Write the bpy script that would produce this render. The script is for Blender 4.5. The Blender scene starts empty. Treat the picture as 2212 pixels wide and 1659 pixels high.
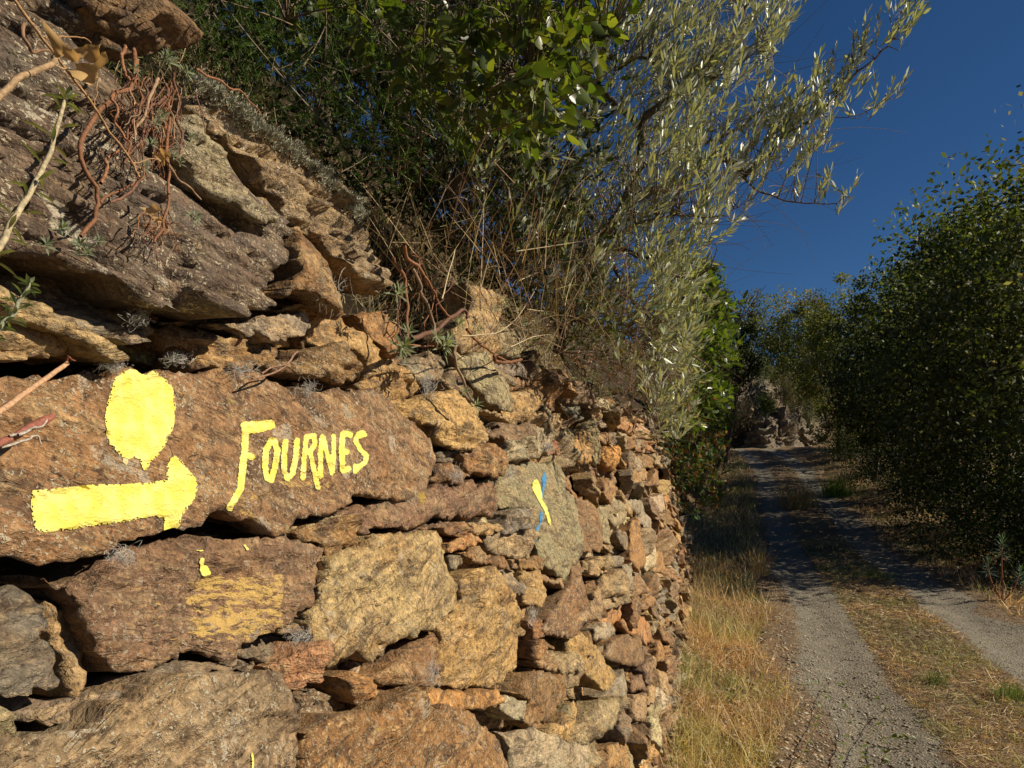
import bpy, math, random
import numpy as np
from mathutils import Vector
from mathutils.geometry import delaunay_2d_cdt
from mathutils.bvhtree import BVHTree

random.seed(7)
rng = np.random.default_rng(7)
R = math.radians
scene = bpy.context.scene
COL = scene.collection

# ------------------------------------------------------------------ camera
F = 1468.0                      # focal length in units of a 2212 px wide frame
EYE = 1.57
cam_d = bpy.data.cameras.new('camera'); cam = bpy.data.objects.new('camera', cam_d)
COL.objects.link(cam); scene.camera = cam
cam.location = (0, 0, EYE); cam.rotation_euler = (R(90), 0, 0)
cam_d.sensor_width = 36; cam_d.lens = 36 * F / 2212
cam_d.shift_y = 170.5 / 2212
cam_d.clip_start = 0.02; cam_d.clip_end = 3000

# ------------------------------------------------------------------ light
SUN_AZ = -4.0                   # degrees from +X towards +Y
SUN_EL = 33.0
w = bpy.data.worlds.new('World'); scene.world = w; w.use_nodes = True
nt = w.node_tree; bg = nt.nodes['Background']
sky = nt.nodes.new('ShaderNodeTexSky'); sky.sky_type = 'NISHITA'; sky.sun_disc = False
sky.sun_elevation = R(SUN_EL); sky.sun_rotation = R(90 - SUN_AZ)
sky.altitude = 2600; sky.air_density = 1.0; sky.dust_density = 0.05; sky.ozone_density = 6.0
hs = nt.nodes.new('ShaderNodeHueSaturation'); hs.inputs['Saturation'].default_value = 1.12; hs.inputs['Value'].default_value = .88
nt.links.new(sky.outputs[0], hs.inputs['Color']); nt.links.new(hs.outputs[0], bg.inputs[0]); bg.inputs[1].default_value = 0.05
sd = bpy.data.lights.new('sun', 'SUN'); sun = bpy.data.objects.new('sun', sd); COL.objects.link(sun)
sd.energy = 5.0; sd.angle = R(0.5); sd.color = (1.0, 0.88, 0.70)
S = Vector((math.cos(R(SUN_EL)) * math.cos(R(SUN_AZ)), math.cos(R(SUN_EL)) * math.sin(R(SUN_AZ)), math.sin(R(SUN_EL))))
sun.rotation_euler = S.to_track_quat('Z', 'Y').to_euler(); sun.location = (5, 0, 8)
vs = scene.view_settings
vs.view_transform = 'Standard'; vs.look = 'None'; vs.gamma = 1; vs.use_curve_mapping = False; vs.exposure = 0.36
scene.cycles.max_bounces = 5; scene.cycles.diffuse_bounces = 3; scene.cycles.transparent_max_bounces = 4

# ------------------------------------------------------------------ basic helpers
def tag(o, label=None, cat=None, group=None, kind=None):
    if label: o['label'] = label
    if cat: o['category'] = cat
    if group: o['group'] = group
    if kind: o['kind'] = kind
    return o

def empty(name, loc, label=None, cat=None, group=None):
    o = bpy.data.objects.new(name, None); COL.objects.link(o); o.location = loc
    o.empty_display_size = 0.05
    return tag(o, label, cat, group)

def mesh_obj(name, V, Fc, mat, parent=None, attrs=None, smooth=False, origin=None):
    """V (n,3) array in world space; Fc: list of (k,m) int arrays (m = 3 or 4)."""
    V = np.asarray(V, dtype=np.float32)
    if origin is None:
        origin = V.mean(0) if parent is None else np.zeros(3)
    origin = np.asarray(origin, dtype=np.float32)
    if parent is not None and parent.parent is not None: base = np.array(parent.matrix_basis.translation) + np.array(parent.parent.location)
    elif parent is not None: base = np.array(parent.location)
    else: base = None
    if parent is not None: origin = V.mean(0)
    me = bpy.data.meshes.new(name)
    if isinstance(Fc, np.ndarray): Fc = [Fc]
    Fc = [np.asarray(f, dtype=np.int32) for f in Fc if len(f)]
    nl = sum(f.size for f in Fc); npoly = sum(len(f) for f in Fc)
    me.vertices.add(len(V)); me.vertices.foreach_set('co', (V - origin).ravel())
    me.loops.add(nl); me.loops.foreach_set('vertex_index', np.concatenate([f.ravel() for f in Fc]))
    me.polygons.add(npoly)
    tot = np.concatenate([np.full(len(f), f.shape[1], dtype=np.int32) for f in Fc])
    st = np.concatenate([[0], np.cumsum(tot)[:-1]]).astype(np.int32)
    me.polygons.foreach_set('loop_start', st)
    if smooth: me.polygons.foreach_set('use_smooth', np.ones(npoly, dtype=bool))
    me.update(calc_edges=True)
    for k, a in (attrs or {}).items():
        a = np.asarray(a, dtype=np.float32)
        if a.ndim == 1:
            at = me.attributes.new(k, 'FLOAT', 'POINT'); at.data.foreach_set('value', a)
        else:
            at = me.attributes.new(k, 'FLOAT_VECTOR', 'POINT'); at.data.foreach_set('vector', a.ravel())
    if mat: me.materials.append(mat)
    o = bpy.data.objects.new(name, me); COL.objects.link(o)
    if parent is not None:
        o.parent = parent; o.location = origin - base
    else:
        o.location = origin
    return o

def hsh(ix, iy, iz, s):
    h = (ix * 374761393 + iy * 668265263 + iz * 2147483647 + s * 974634777) & 0xFFFFFFFF
    h = ((h ^ (h >> 13)) * 1274126177) & 0xFFFFFFFF
    h = ((h ^ (h >> 16)) * 2246822519) & 0xFFFFFFFF
    return ((h ^ (h >> 15)) & 0xFFFFFF) / float(0xFFFFFF)
def vnoise(p, s=0):
    p = np.asarray(p, dtype=np.float64); i = np.floor(p).astype(np.int64); f = p - i
    f = f * f * f * (f * (f * 6 - 15) + 10)
    r = 0
    for dx in (0, 1):
        wx = f[:, 0] if dx else 1 - f[:, 0]
        for dy in (0, 1):
            wy = f[:, 1] if dy else 1 - f[:, 1]
            for dz in (0, 1):
                wz = f[:, 2] if dz else 1 - f[:, 2]
                r = r + wx * wy * wz * hsh(i[:, 0] + dx, i[:, 1] + dy, i[:, 2] + dz, s)
    return r * 2 - 1
ROT = np.array([[0.0, 0.8, 0.6], [-0.8, 0.36, -0.48], [-0.6, -0.48, 0.64]])
def fbm(p, oct=4, s=0, gain=0.5):
    p = np.asarray(p, dtype=np.float64); a = 1.0; r = 0; t = 0
    for k in range(oct):
        r = r + a * vnoise(p, s + k); t += a; a *= gain; p = (p @ ROT.T) * 2.03 + 11.7
    return r / t

def nrm(a):
    return a / np.maximum(np.linalg.norm(a, axis=-1, keepdims=True), 1e-9)
def rand_dirs(n):
    return nrm(rng.normal(size=(n, 3)))

# ------------------------------------------------------------------ frames
TH = math.atan((1530 - 1106) / F)
CT, ST = math.cos(TH), math.sin(TH)
U = np.array([ST, CT, 0.0]); NN = np.array([CT, -ST, 0.0])     # along the wall / out of the wall
D0, BETA = 0.55, 0.22
def px(x, y, t):
    return np.array([(x - 1106) / F * t, t, EYE - (y - 1000) / F * t])
def pxa(P, t):
    P = np.asarray(P, float); t = np.asarray(t, float) * np.ones(len(P))
    return np.stack([(P[:, 0] - 1106) / F * t, t, EYE - (P[:, 1] - 1000) / F * t], 1)
def wall_t(x, y, off=0.0):
    k = (x - 1106) / F; v = (y - 1000) / F
    return (D0 - off) / np.maximum(ST - k * CT + BETA * v, 0.012)
def wall_sz(P, off=0.0):
    P = np.asarray(P, float); t = wall_t(P[:, 0], P[:, 1], off)
    W = pxa(P, t)
    return np.stack([W @ U, W[:, 2]], 1)
def wall_pt(x, y, off=0.0):
    return px(x, y, wall_t(x, y, off))
def wp(s, z, out):
    q = -D0 + BETA * (EYE - z) + out
    return s[:, None] * U + q[:, None] * NN + np.stack([0 * z, 0 * z, z], 1)
CROP = {'D': (0, 0, 1, 1), 'a': (0, 0, 1/3, 1/3), 'b': (737, 0, 1/3, 1/3), 'c': (1474, 0, 1/3, 1/3),
        'd': (0, 553, 1/3, 1/3), 'e': (737, 553, 1/3, 1/3), 'f': (1474, 553, 1/3, 1/3),
        'g': (0, 1106, 1/3, 1/3), 'h': (737, 1106, 1/3, 1/3), 'i': (1474, 1106, 1/3, 1/3),
        'L': (459, 885.6, .1588, .1588), 'M': (43.2, 766.8, .2539, .2539), 'K': (1058.4, 972, .1758, .1758),
        'N': (1188, 756, .293, .293), 'O': (1188, 1188, .2837, .2837)}
def C(k, P):
    a, b, c, d = CROP[k]; P = np.asarray(P, float)
    return P * np.array([c, d]) + np.array([a, b])
def inpoly(P, poly):
    x, y = P[:, 0], P[:, 1]; r = np.zeros(len(P), bool); n = len(poly); j = n - 1
    for i in range(n):
        xi, yi = poly[i]; xj, yj = poly[j]
        if yi != yj:
            r ^= ((yi > y) != (yj > y)) & (x < (xj - xi) * (y - yi) / (yj - yi) + xi)
        j = i
    return r
def segdist(P, A, B):
    """min distance of P (n,2) to segments A->B (m,2)"""
    best = np.full(len(P), 1e9)
    for a, b in zip(A, B):
        ab = b - a; l2 = max(ab @ ab, 1e-12)
        t = np.clip(((P - a) @ ab) / l2, 0, 1)
        d = np.hypot(*(P - a - t[:, None] * ab).T)
        best = np.minimum(best, d)
    return best

# ------------------------------------------------------------------ ground shape
def sm(x, a, b):
    t = np.clip((x - a) / (b - a), 0, 1); return t * t * (3 - 2 * t)
def road_z(s):
    return 0.78 * sm(s, 12, 24) + 1.55 * sm(s, 21, 38)
def road_c(s):                  # offset (along NN) of the road centre
    return 1.5 * CT + s * 0.046 - 1.2 * sm(s, 26, 40) - 4.5 * sm(s, 34, 60)
def ground_z(X, Y):
    X = np.atleast_1d(np.asarray(X, float)); Y = np.atleast_1d(np.asarray(Y, float)); X, Y = np.broadcast_arrays(X, Y)
    s = X * ST + Y * CT; q = X * CT - Y * ST
    base = road_z(s)
    wallend = 1 - sm(s, 10.2, 11.4)
    foot = -0.48
    # terrace fill behind the wall
    up = sm(-q, 0.50, 0.98) * 1.86 * wallend
    bank = np.clip(-q - 0.95, 0, None); bank = bank * 1.35 * np.exp(-bank / 14) 
    left = up + bank * wallend
    rc = road_c(s)
    b2 = np.clip(-(q - rc) - 2.1, 0, None); left2 = (b2 * 1.0 * np.exp(-b2 / 20)) * (1 - wallend)
    e = np.clip(rc - 1.45 - q, 0, None)
    verge = 0.10 * sm(e, 0, 0.5) * wallend * sm(-q, -0.9, 0.2)
    r = np.clip(q - rc - 1.6, 0, None)
    right = 0.10 * sm(r, 0, 0.5) - 0.02 * r * np.exp(-r / 30)
    far = 7.5 * sm(s, 40, 62) + 10 * sm(s, 62, 300)
    rut = -0.035 * (np.exp(-((q - rc + 0.72) / 0.22) ** 2) + np.exp(-((q - rc - 0.72) / 0.22) ** 2))
    n = 0.05 * fbm(np.stack([X * .9, Y * .9, X * 0], 1), 3, 3) + 0.012 * fbm(np.stack([X * 7, Y * 7, X * 0], 1), 2, 5)
    big = sm(np.abs(q), 6, 30) * 1.5 * fbm(np.stack([X * .05, Y * .05, X * 0], 1), 3, 9)
    return base + left + left2 + verge + right + far + rut + n + big
def gp(X, Y, dz=0.0):
    X = np.atleast_1d(np.asarray(X, float)); Y = np.atleast_1d(np.asarray(Y, float))
    return np.stack([X, Y, ground_z(X, Y) + dz], 1)
def sq(s, q):
    s = np.asarray(s, float); q = np.asarray(q, float)
    return s * ST + q * CT, s * CT - q * ST

# ------------------------------------------------------------------ materials
def mat_new(name):
    m = bpy.data.materials.new(name); m.use_nodes = True
    nt = m.node_tree; nt.nodes.clear()
    return m, nt
class NB:
    def __init__(s, nt): s.nt = nt
    def n(s, t, **k):
        nd = s.nt.nodes.new(t)
        for a, v in k.items():
            if a.startswith('i_'):
                kk = a[2:]; kk = int(kk) if kk.isdigit() else kk
                s.put(nd.inputs[kk], v)
            else: setattr(nd, a, v)
        return nd
    def put(s, sock, v):
        if hasattr(v, 'outputs'): v = v.outputs[0]
        if isinstance(v, bpy.types.NodeSocket): s.nt.links.new(v, sock)
        else: sock.default_value = v
    def attr(s, name): 
        nd = s.n('ShaderNodeAttribute'); nd.attribute_name = name; return nd
    def math(s, op, a, b=0.0, c=None, clamp=False):
        nd = s.n('ShaderNodeMath', operation=op, use_clamp=clamp); s.put(nd.inputs[0], a); s.put(nd.inputs[1], b)
        if c is not None: s.put(nd.inputs[2], c)
        return nd.outputs[0]
    def noise(s, vec, scale, detail=4, rough=0.6, dist=0.0):
        nd = s.n('ShaderNodeTexNoise'); s.put(nd.inputs['Vector'], vec); nd.inputs['Scale'].default_value = scale
        nd.inputs['Detail'].default_value = detail; nd.inputs['Roughness'].default_value = rough
        nd.inputs['Distortion'].default_value = dist
        return nd.outputs['Fac']
    def ramp(s, v, a, b):
        nd = s.n('ShaderNodeMapRange', interpolation_type='SMOOTHSTEP'); s.put(nd.inputs[0], v)
        nd.inputs[1].default_value = a; nd.inputs[2].default_value = b
        return nd.outputs[0]
    def mix(s, fac, a, b, blend='MIX'):
        nd = s.n('ShaderNodeMix', data_type='RGBA', blend_type=blend)
        s.put(nd.inputs[0], fac)
        for sock, v in ((nd.inputs[6], a), (nd.inputs[7], b)):
            if isinstance(v, tuple) and len(v) == 3: v = (*v, 1)
            s.put(sock, v)
        return nd.outputs[2]
    def scale(s, vec, v):
        nd = s.n('ShaderNodeVectorMath', operation='MULTIPLY'); s.put(nd.inputs[0], vec); nd.inputs[1].default_value = v
        return nd.outputs[0]
    def bump(s, h, dist, strength=1.0, normal=None):
        nd = s.n('ShaderNodeBump'); nd.inputs['Strength'].default_value = strength
        nd.inputs['Distance'].default_value = dist; s.put(nd.inputs['Height'], h)
        if normal is not None: s.put(nd.inputs['Normal'], normal)
        return nd.outputs[0]
    def out(s, bsdf):
        o = s.n('ShaderNodeOutputMaterial'); s.put(o.inputs[0], bsdf)
    def pbsdf(s, col, rough=0.8, normal=None, spec=0.3):
        nd = s.n('ShaderNodeBsdfPrincipled'); 
        if isinstance(col, tuple) and len(col) == 3: col = (*col, 1)
        s.put(nd.inputs['Base Color'], col); s.put(nd.inputs['Roughness'], rough)
        nd.inputs['Specular IOR Level'].default_value = spec
        if normal is not None: s.put(nd.inputs['Normal'], normal)
        return nd.outputs[0]

def stone_material():
    m, nt = mat_new('slate_stone'); b = NB(nt)
    rk = b.attr('rk').outputs['Vector']; tint = b.attr('tint').outputs['Color']; lich = b.attr('lich').outputs['Fac']
    smear = b.attr('smear').outputs['Fac']
    dust_shade = b.attr('dust_shade').outputs['Fac']; ovl = b.attr('ovl').outputs['Fac']
    OV = lambda f, k: b.math('MULTIPLY', b.math('MULTIPLY', f, k), ovl)
    st = b.scale(rk, (6, 20, 75))
    stm = b.scale(rk, (2.2, 5, 9))
    n_big = b.noise(rk, 9, 5, 0.62, 0.4)
    n_pat = b.noise(b.scale(rk, (0.55, 1, 1.3)), 22, 5, 0.62, 0.8)
    n_str = b.noise(st, 1.0, 5, 0.65, 0.3)
    n_str2 = b.noise(stm, 3.0, 6, 0.7, 0.5)
    n_fin = b.noise(rk, 230, 5, 0.72)
    n_mid = b.noise(rk, 75, 6, 0.72)
    n_spk = b.noise(rk, 85, 4, 0.62, 0.5)
    n_vein = b.noise(b.scale(rk, (.5, 1.2, 2.4)), 30, 5, 0.66, 1.2)
    col = tint
    col = b.mix(OV(b.ramp(n_big, 0.46, 0.60), 0.8), col, b.mix(0.6, tint, (.225, .125, .048)))
    col = b.mix(b.math('MULTIPLY', b.ramp(n_pat, 0.50, 0.60), 0.85), col, b.mix(0.8, tint, (.060, .040, .028)))
    col = b.mix(OV(b.ramp(n_str2, 0.52, 0.63), 0.75), col, b.mix(0.75, tint, (.42, .33, .19)))
    col = b.mix(OV(b.ramp(n_vein, 0.56, 0.63), 0.75), col, b.mix(0.6, tint, (.50, .38, .20)))
    col = b.mix(OV(b.ramp(n_spk, 0.57, 0.66), 0.7), col, b.mix(0.5, tint, (.48, .37, .22)))
    col = b.mix(b.math('MULTIPLY', b.ramp(n_spk, 0.42, 0.33), 0.8), col, (.040, .025, .016))
    col = b.mix(b.math('MULTIPLY', b.ramp(b.noise(b.scale(rk, (1, 1, 1)), 14, 6, .7, 1.0), 0.58, 0.70), 0.7), col, (.15, .145, .115))
    # fine grain and lamination
    g = b.math('MULTIPLY_ADD', n_str, 1.0, 0.5)
    col = b.mix(0.75, col, g, 'MULTIPLY')
    g2 = b.math('MULTIPLY_ADD', b.ramp(n_mid, 0.25, 0.75), 1.15, 0.42)
    col = b.mix(0.8, col, g2, 'MULTIPLY')
    g3 = b.math('MULTIPLY_ADD', b.ramp(n_fin, 0.3, 0.7), 1.0, 0.5)
    col = b.mix(0.6, col, g3, 'MULTIPLY')
    ck = b.math('ABSOLUTE', b.math('SUBTRACT', b.noise(b.scale(rk, (.45, 1, 2.6)), 15, 3, .55, .8), .5))
    ck = b.math('MULTIPLY', b.ramp(ck, .016, .004), b.ramp(b.noise(rk, 8, 3, .6), .48, .56))
    col = b.mix(b.math('MULTIPLY', ck, .45), col, (.04, .027, .018))
    # pale lichen specks and crusts
    sp = b.math('MULTIPLY', b.ramp(b.noise(rk, 250, 2, .55, .6), 0.56, 0.61), b.ramp(b.noise(rk, 13, 5, .7), 0.42, 0.56))
    sp = b.math('MULTIPLY', sp, b.math('MULTIPLY', lich, 1.15))
    col = b.mix(b.math('MULTIPLY', sp, 0.85), col, b.mix(b.noise(rk, 17, 2), (.30, .29, .235), (.42, .40, .33)))
    sp2 = b.math('MULTIPLY', b.ramp(b.noise(b.scale(rk, (1.3, 1.3, 1.3)), 16, 6, .68, .3), 0.61, 0.635), lich)
    col = b.mix(b.math('MULTIPLY', sp2, 0.55), col, (.40, .40, .36))
    sp3 = b.ramp(b.noise(b.scale(rk, (1.1, 1.1, 1.1)), 23, 6, .68, .3), 0.68, 0.70)
    col = b.mix(b.math('MULTIPLY', sp3, 0.65), col, (.34, .27, .05))
    # old worn yellow paint, left in streaks along the grain
    wr = b.noise(b.scale(rk, (38, 60, 150)), 1.0, 5, 0.7, 0.4)
    wr = b.ramp(b.math('ADD', b.math('MULTIPLY', smear, 0.25), b.math('SUBTRACT', wr, 0.36)), 0.36, 0.40)
    wr = b.math('MULTIPLY', wr, b.ramp(smear, 0.02, 0.2))
    col = b.mix(b.math('MULTIPLY', wr, 0.85), col, (.46, .345, .125))
    col = b.mix(b.math('MULTIPLY', dust_shade, 0.5), col, (.11, .088, .058))  # earthy dust on the sides, darkened to paint shade beneath and between stones
    col = b.mix(1.0, col, (1.40, 1.235, 1.02), 'MULTIPLY')
    h = b.math('ADD', b.math('MULTIPLY', n_str, 0.6), b.math('MULTIPLY', n_mid, 0.9))
    h = b.math('ADD', h, b.math('MULTIPLY', n_fin, 0.35)); h = b.math('ADD', h, b.math('MULTIPLY', n_pat, .8))
    h = b.math('ADD', h, b.math('MULTIPLY', sp, 0.25))
    h = b.math('ADD', h, b.math('MULTIPLY', n_spk, 1.3)); h = b.math('ADD', h, b.math('MULTIPLY', n_vein, .3))
    h = b.math('SUBTRACT', h, b.math('MULTIPLY', ck, .35))
    nb = b.bump(h, 0.0072, 1.0)
    b.out(b.pbsdf(col, b.math('MULTIPLY_ADD', n_mid, 0.3, 0.5), nb, 0.35))
    return m
M = {}
M['stone'] = stone_material()

def paint_material(name, c1, c2):
    m, nt = mat_new(name); b = NB(nt)
    g = b.n('ShaderNodeNewGeometry').outputs['Position']
    n1 = b.noise(g, 60, 4, .6); n2 = b.noise(b.scale(g, (1, 1, 2.2)), 190, 5, .65)
    n3 = b.noise(g, 420, 3, .6)
    col = b.mix(b.ramp(n1, .35, .7), c1, c2)
    h = b.math('ADD', n2, b.math('MULTIPLY', n1, 1.6)); h = b.math('ADD', h, b.math('MULTIPLY', n3, .3))
    b.out(b.pbsdf(col, 0.5, b.bump(h, .0035, .8), 0.4))
    return m
M['yellow_paint'] = paint_material('yellow_paint', (.80, .68, .10), (.86, .77, .24))
M['blue_paint'] = paint_material('blue_paint', (.035, .20, .42), (.06, .28, .52))
M['pale_paint'] = paint_material('pale_paint', (.62, .50, .20), (.75, .62, .32))

def leaf_material(name, under=None, trans=0.35, rough=0.45, spec=0.4, tcol=(1.5, 1.5, .45)):
    m, nt = mat_new(name); b = NB(nt)
    col = b.attr('col').outputs['Vector']
    if under is not None:
        bf = b.n('ShaderNodeNewGeometry').outputs['Backfacing']
        col = b.mix(bf, col, b.mix(0.75, col, under))
    p = b.pbsdf(col, rough, None, spec)
    t = b.n('ShaderNodeBsdfTranslucent'); b.put(t.inputs[0], b.mix(1.0, col, tcol, 'MULTIPLY'))
    mx = b.n('ShaderNodeMixShader'); mx.inputs[0].default_value = trans
    b.put(mx.inputs[1], p); b.put(mx.inputs[2], t.outputs[0])
    b.out(mx.outputs[0]); return m
M['olive_leaf'] = leaf_material('olive_leaf', (.62, .61, .48), .2, .42, .5)
M['oak_leaf'] = leaf_material('oak_leaf', None, .45, .35, .5)
M['tree_leaf'] = leaf_material('tree_leaf', None, .28, .6, .25)
M['dry_leaf'] = leaf_material('dry_leaf', None, .35, .7, .2, (1.2, 1.05, .8))
M['grass'] = leaf_material('grass', None, .25, .6, .25, (1.2, 1.1, .7))

def attr_material(name, rough=0.8, bump=0.0, bscale=60, var=0.5):
    m, nt = mat_new(name); b = NB(nt)
    col = b.attr('col').outputs['Vector']
    g = b.n('ShaderNodeNewGeometry').outputs['Position']
    n = b.noise(g, bscale, 5, .7)
    col = b.mix(var, col, b.math('MULTIPLY_ADD', b.ramp(n, .3, .7), 1.2, .4), 'MULTIPLY')
    nb = b.bump(n, bump, 1.0) if bump else None
    b.out(b.pbsdf(col, rough, nb, .2)); return m
M['stem'] = attr_material('stem', .7, .001, 260, .6)
M['bark'] = attr_material('bark', .9, .01, 40, .7)
M['pebble'] = attr_material('pebble', .85, .002, 150, .6)
M['web'] = attr_material('web', .6, 0, 50, .2)

def ground_material():
    m, nt = mat_new('dry_soil'); b = NB(nt)
    g = b.n('ShaderNodeNewGeometry').outputs['Position']
    n1 = b.noise(g, 1.3, 5, .6); n2 = b.noise(g, 14, 6, .7); n3 = b.noise(g, 90, 5, .7)
    col = b.mix(b.ramp(n1, .35, .65), (.12, .08, .048), (.20, .14, .08))
    col = b.mix(b.ramp(n2, .5, .68), col, (.23, .165, .085))
    col = b.mix(.7, col, b.math('MULTIPLY_ADD', b.ramp(n3, .3, .7), 1.2, .4), 'MULTIPLY')
    h = b.math('ADD', n2, b.math('MULTIPLY', n3, .4))
    b.out(b.pbsdf(col, .95, b.bump(h, .03, 1), .1)); return m
M['ground'] = ground_material()
def bank_material():
    m, nt = mat_new('dark_humus'); b = NB(nt)
    g = b.n('ShaderNodeNewGeometry').outputs['Position']
    n2 = b.noise(g, 20, 6, .7); n3 = b.noise(g, 120, 5, .7)
    col = b.mix(b.ramp(n2, .4, .65), (.035, .027, .018), (.075, .05, .028))
    b.out(b.pbsdf(col, .95, b.bump(b.math('ADD', n2, n3), .02, 1), .1)); return m
M['humus'] = bank_material()
def track_material():
    m, nt = mat_new('track_gravel'); b = NB(nt)
    rut = b.attr('rut').outputs['Fac']
    g = b.n('ShaderNodeNewGeometry').outputs['Position']
    n1 = b.noise(g, 3.0, 5, .65); n2 = b.noise(g, 22, 6, .7); n3 = b.noise(g, 110, 5, .75)
    vo = b.n('ShaderNodeTexVoronoi'); b.put(vo.inputs['Vector'], g); vo.inputs['Scale'].default_value = 70
    vo2 = b.n('ShaderNodeTexVoronoi'); b.put(vo2.inputs['Vector'], g); vo2.inputs['Scale'].default_value = 150
    gcol = b.mix(b.ramp(n2, .35, .7), (.28, .25, .195), (.42, .38, .29))
    gcol = b.mix(.5, gcol, b.mix(0.25, (.8, .8, .8), vo.outputs['Color']), 'MULTIPLY')
    gcol = b.mix(b.ramp(vo2.outputs['Distance'], .25, .6), gcol, b.mix(.5, gcol, (.10, .085, .06)))
    scol = b.mix(b.ramp(n2, .4, .66), (.14, .095, .058), (.28, .20, .115))
    f = b.ramp(b.math('ADD', rut, b.math('ADD', b.math('MULTIPLY', b.math('SUBTRACT', n1, .5), 1.7), b.math('MULTIPLY', b.math('SUBTRACT', n2, .5), .9))), .30, .62)
    col = b.mix(f, scol, gcol)
    col = b.mix(.7, col, b.math('MULTIPLY_ADD', b.ramp(n3, .3, .7), 1.1, .45), 'MULTIPLY')
    h = b.math('ADD', b.math('MULTIPLY', n2, 1.5), b.math('MULTIPLY', n3, .6)); h = b.math('SUBTRACT', h, b.math('MULTIPLY', vo.outputs['Distance'], .7))
    b.out(b.pbsdf(col, .9, b.bump(h, .014, 1), .2)); return m
M['track'] = track_material()
def cliff_material():
    m, nt = mat_new('outcrop_rock'); b = NB(nt)
    g = b.n('ShaderNodeNewGeometry').outputs['Position']
    st = b.noise(b.scale(g, (.7, .7, 4.5)), 1.6, 6, .7, .8); n2 = b.noise(g, 6, 6, .7); n1 = b.noise(g, .8, 4)
    col = b.mix(b.ramp(n1, .4, .6), (.40, .31, .20), (.28, .245, .19))
    col = b.mix(b.ramp(st, .45, .7), col, (.52, .43, .31))
    col = b.mix(b.ramp(n2, .55, .7), col, (.10, .07, .045))
    col = b.mix(b.math('MULTIPLY', b.ramp(b.noise(g, 1.5, 5, .7), .58, .68), .8), col, (.20, .12, .05))
    h = b.math('ADD', b.math('MULTIPLY', st, 2), n2)
    b.out(b.pbsdf(col, .9, b.bump(h, .25, 1), .2)); return m
M['cliff'] = cliff_material()
def moss_material():
    m, nt = mat_new('moss'); b = NB(nt)
    col = b.attr('col').outputs['Vector']
    b.out(b.pbsdf(col, .95, None, .1)); return m
M['moss'] = moss_material()

# ------------------------------------------------------------------ stones
TINT = {'rust': (.22, .128, .055), 'brown': (.17, .105, .05), 'tan': (.30, .22, .12), 'ochre': (.345, .235, .098),
        'green': (.25, .225, .14), 'grey': (.23, .218, .18), 'dark': (.12, .085, .055), 'orange': (.31, .175, .065),
        'purple': (.15, .10, .068), 'light': (.36, .32, .235), 'slate': (.15, .142, .118), 'cream': (.48, .44, .29)}
class Stone: pass

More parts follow.
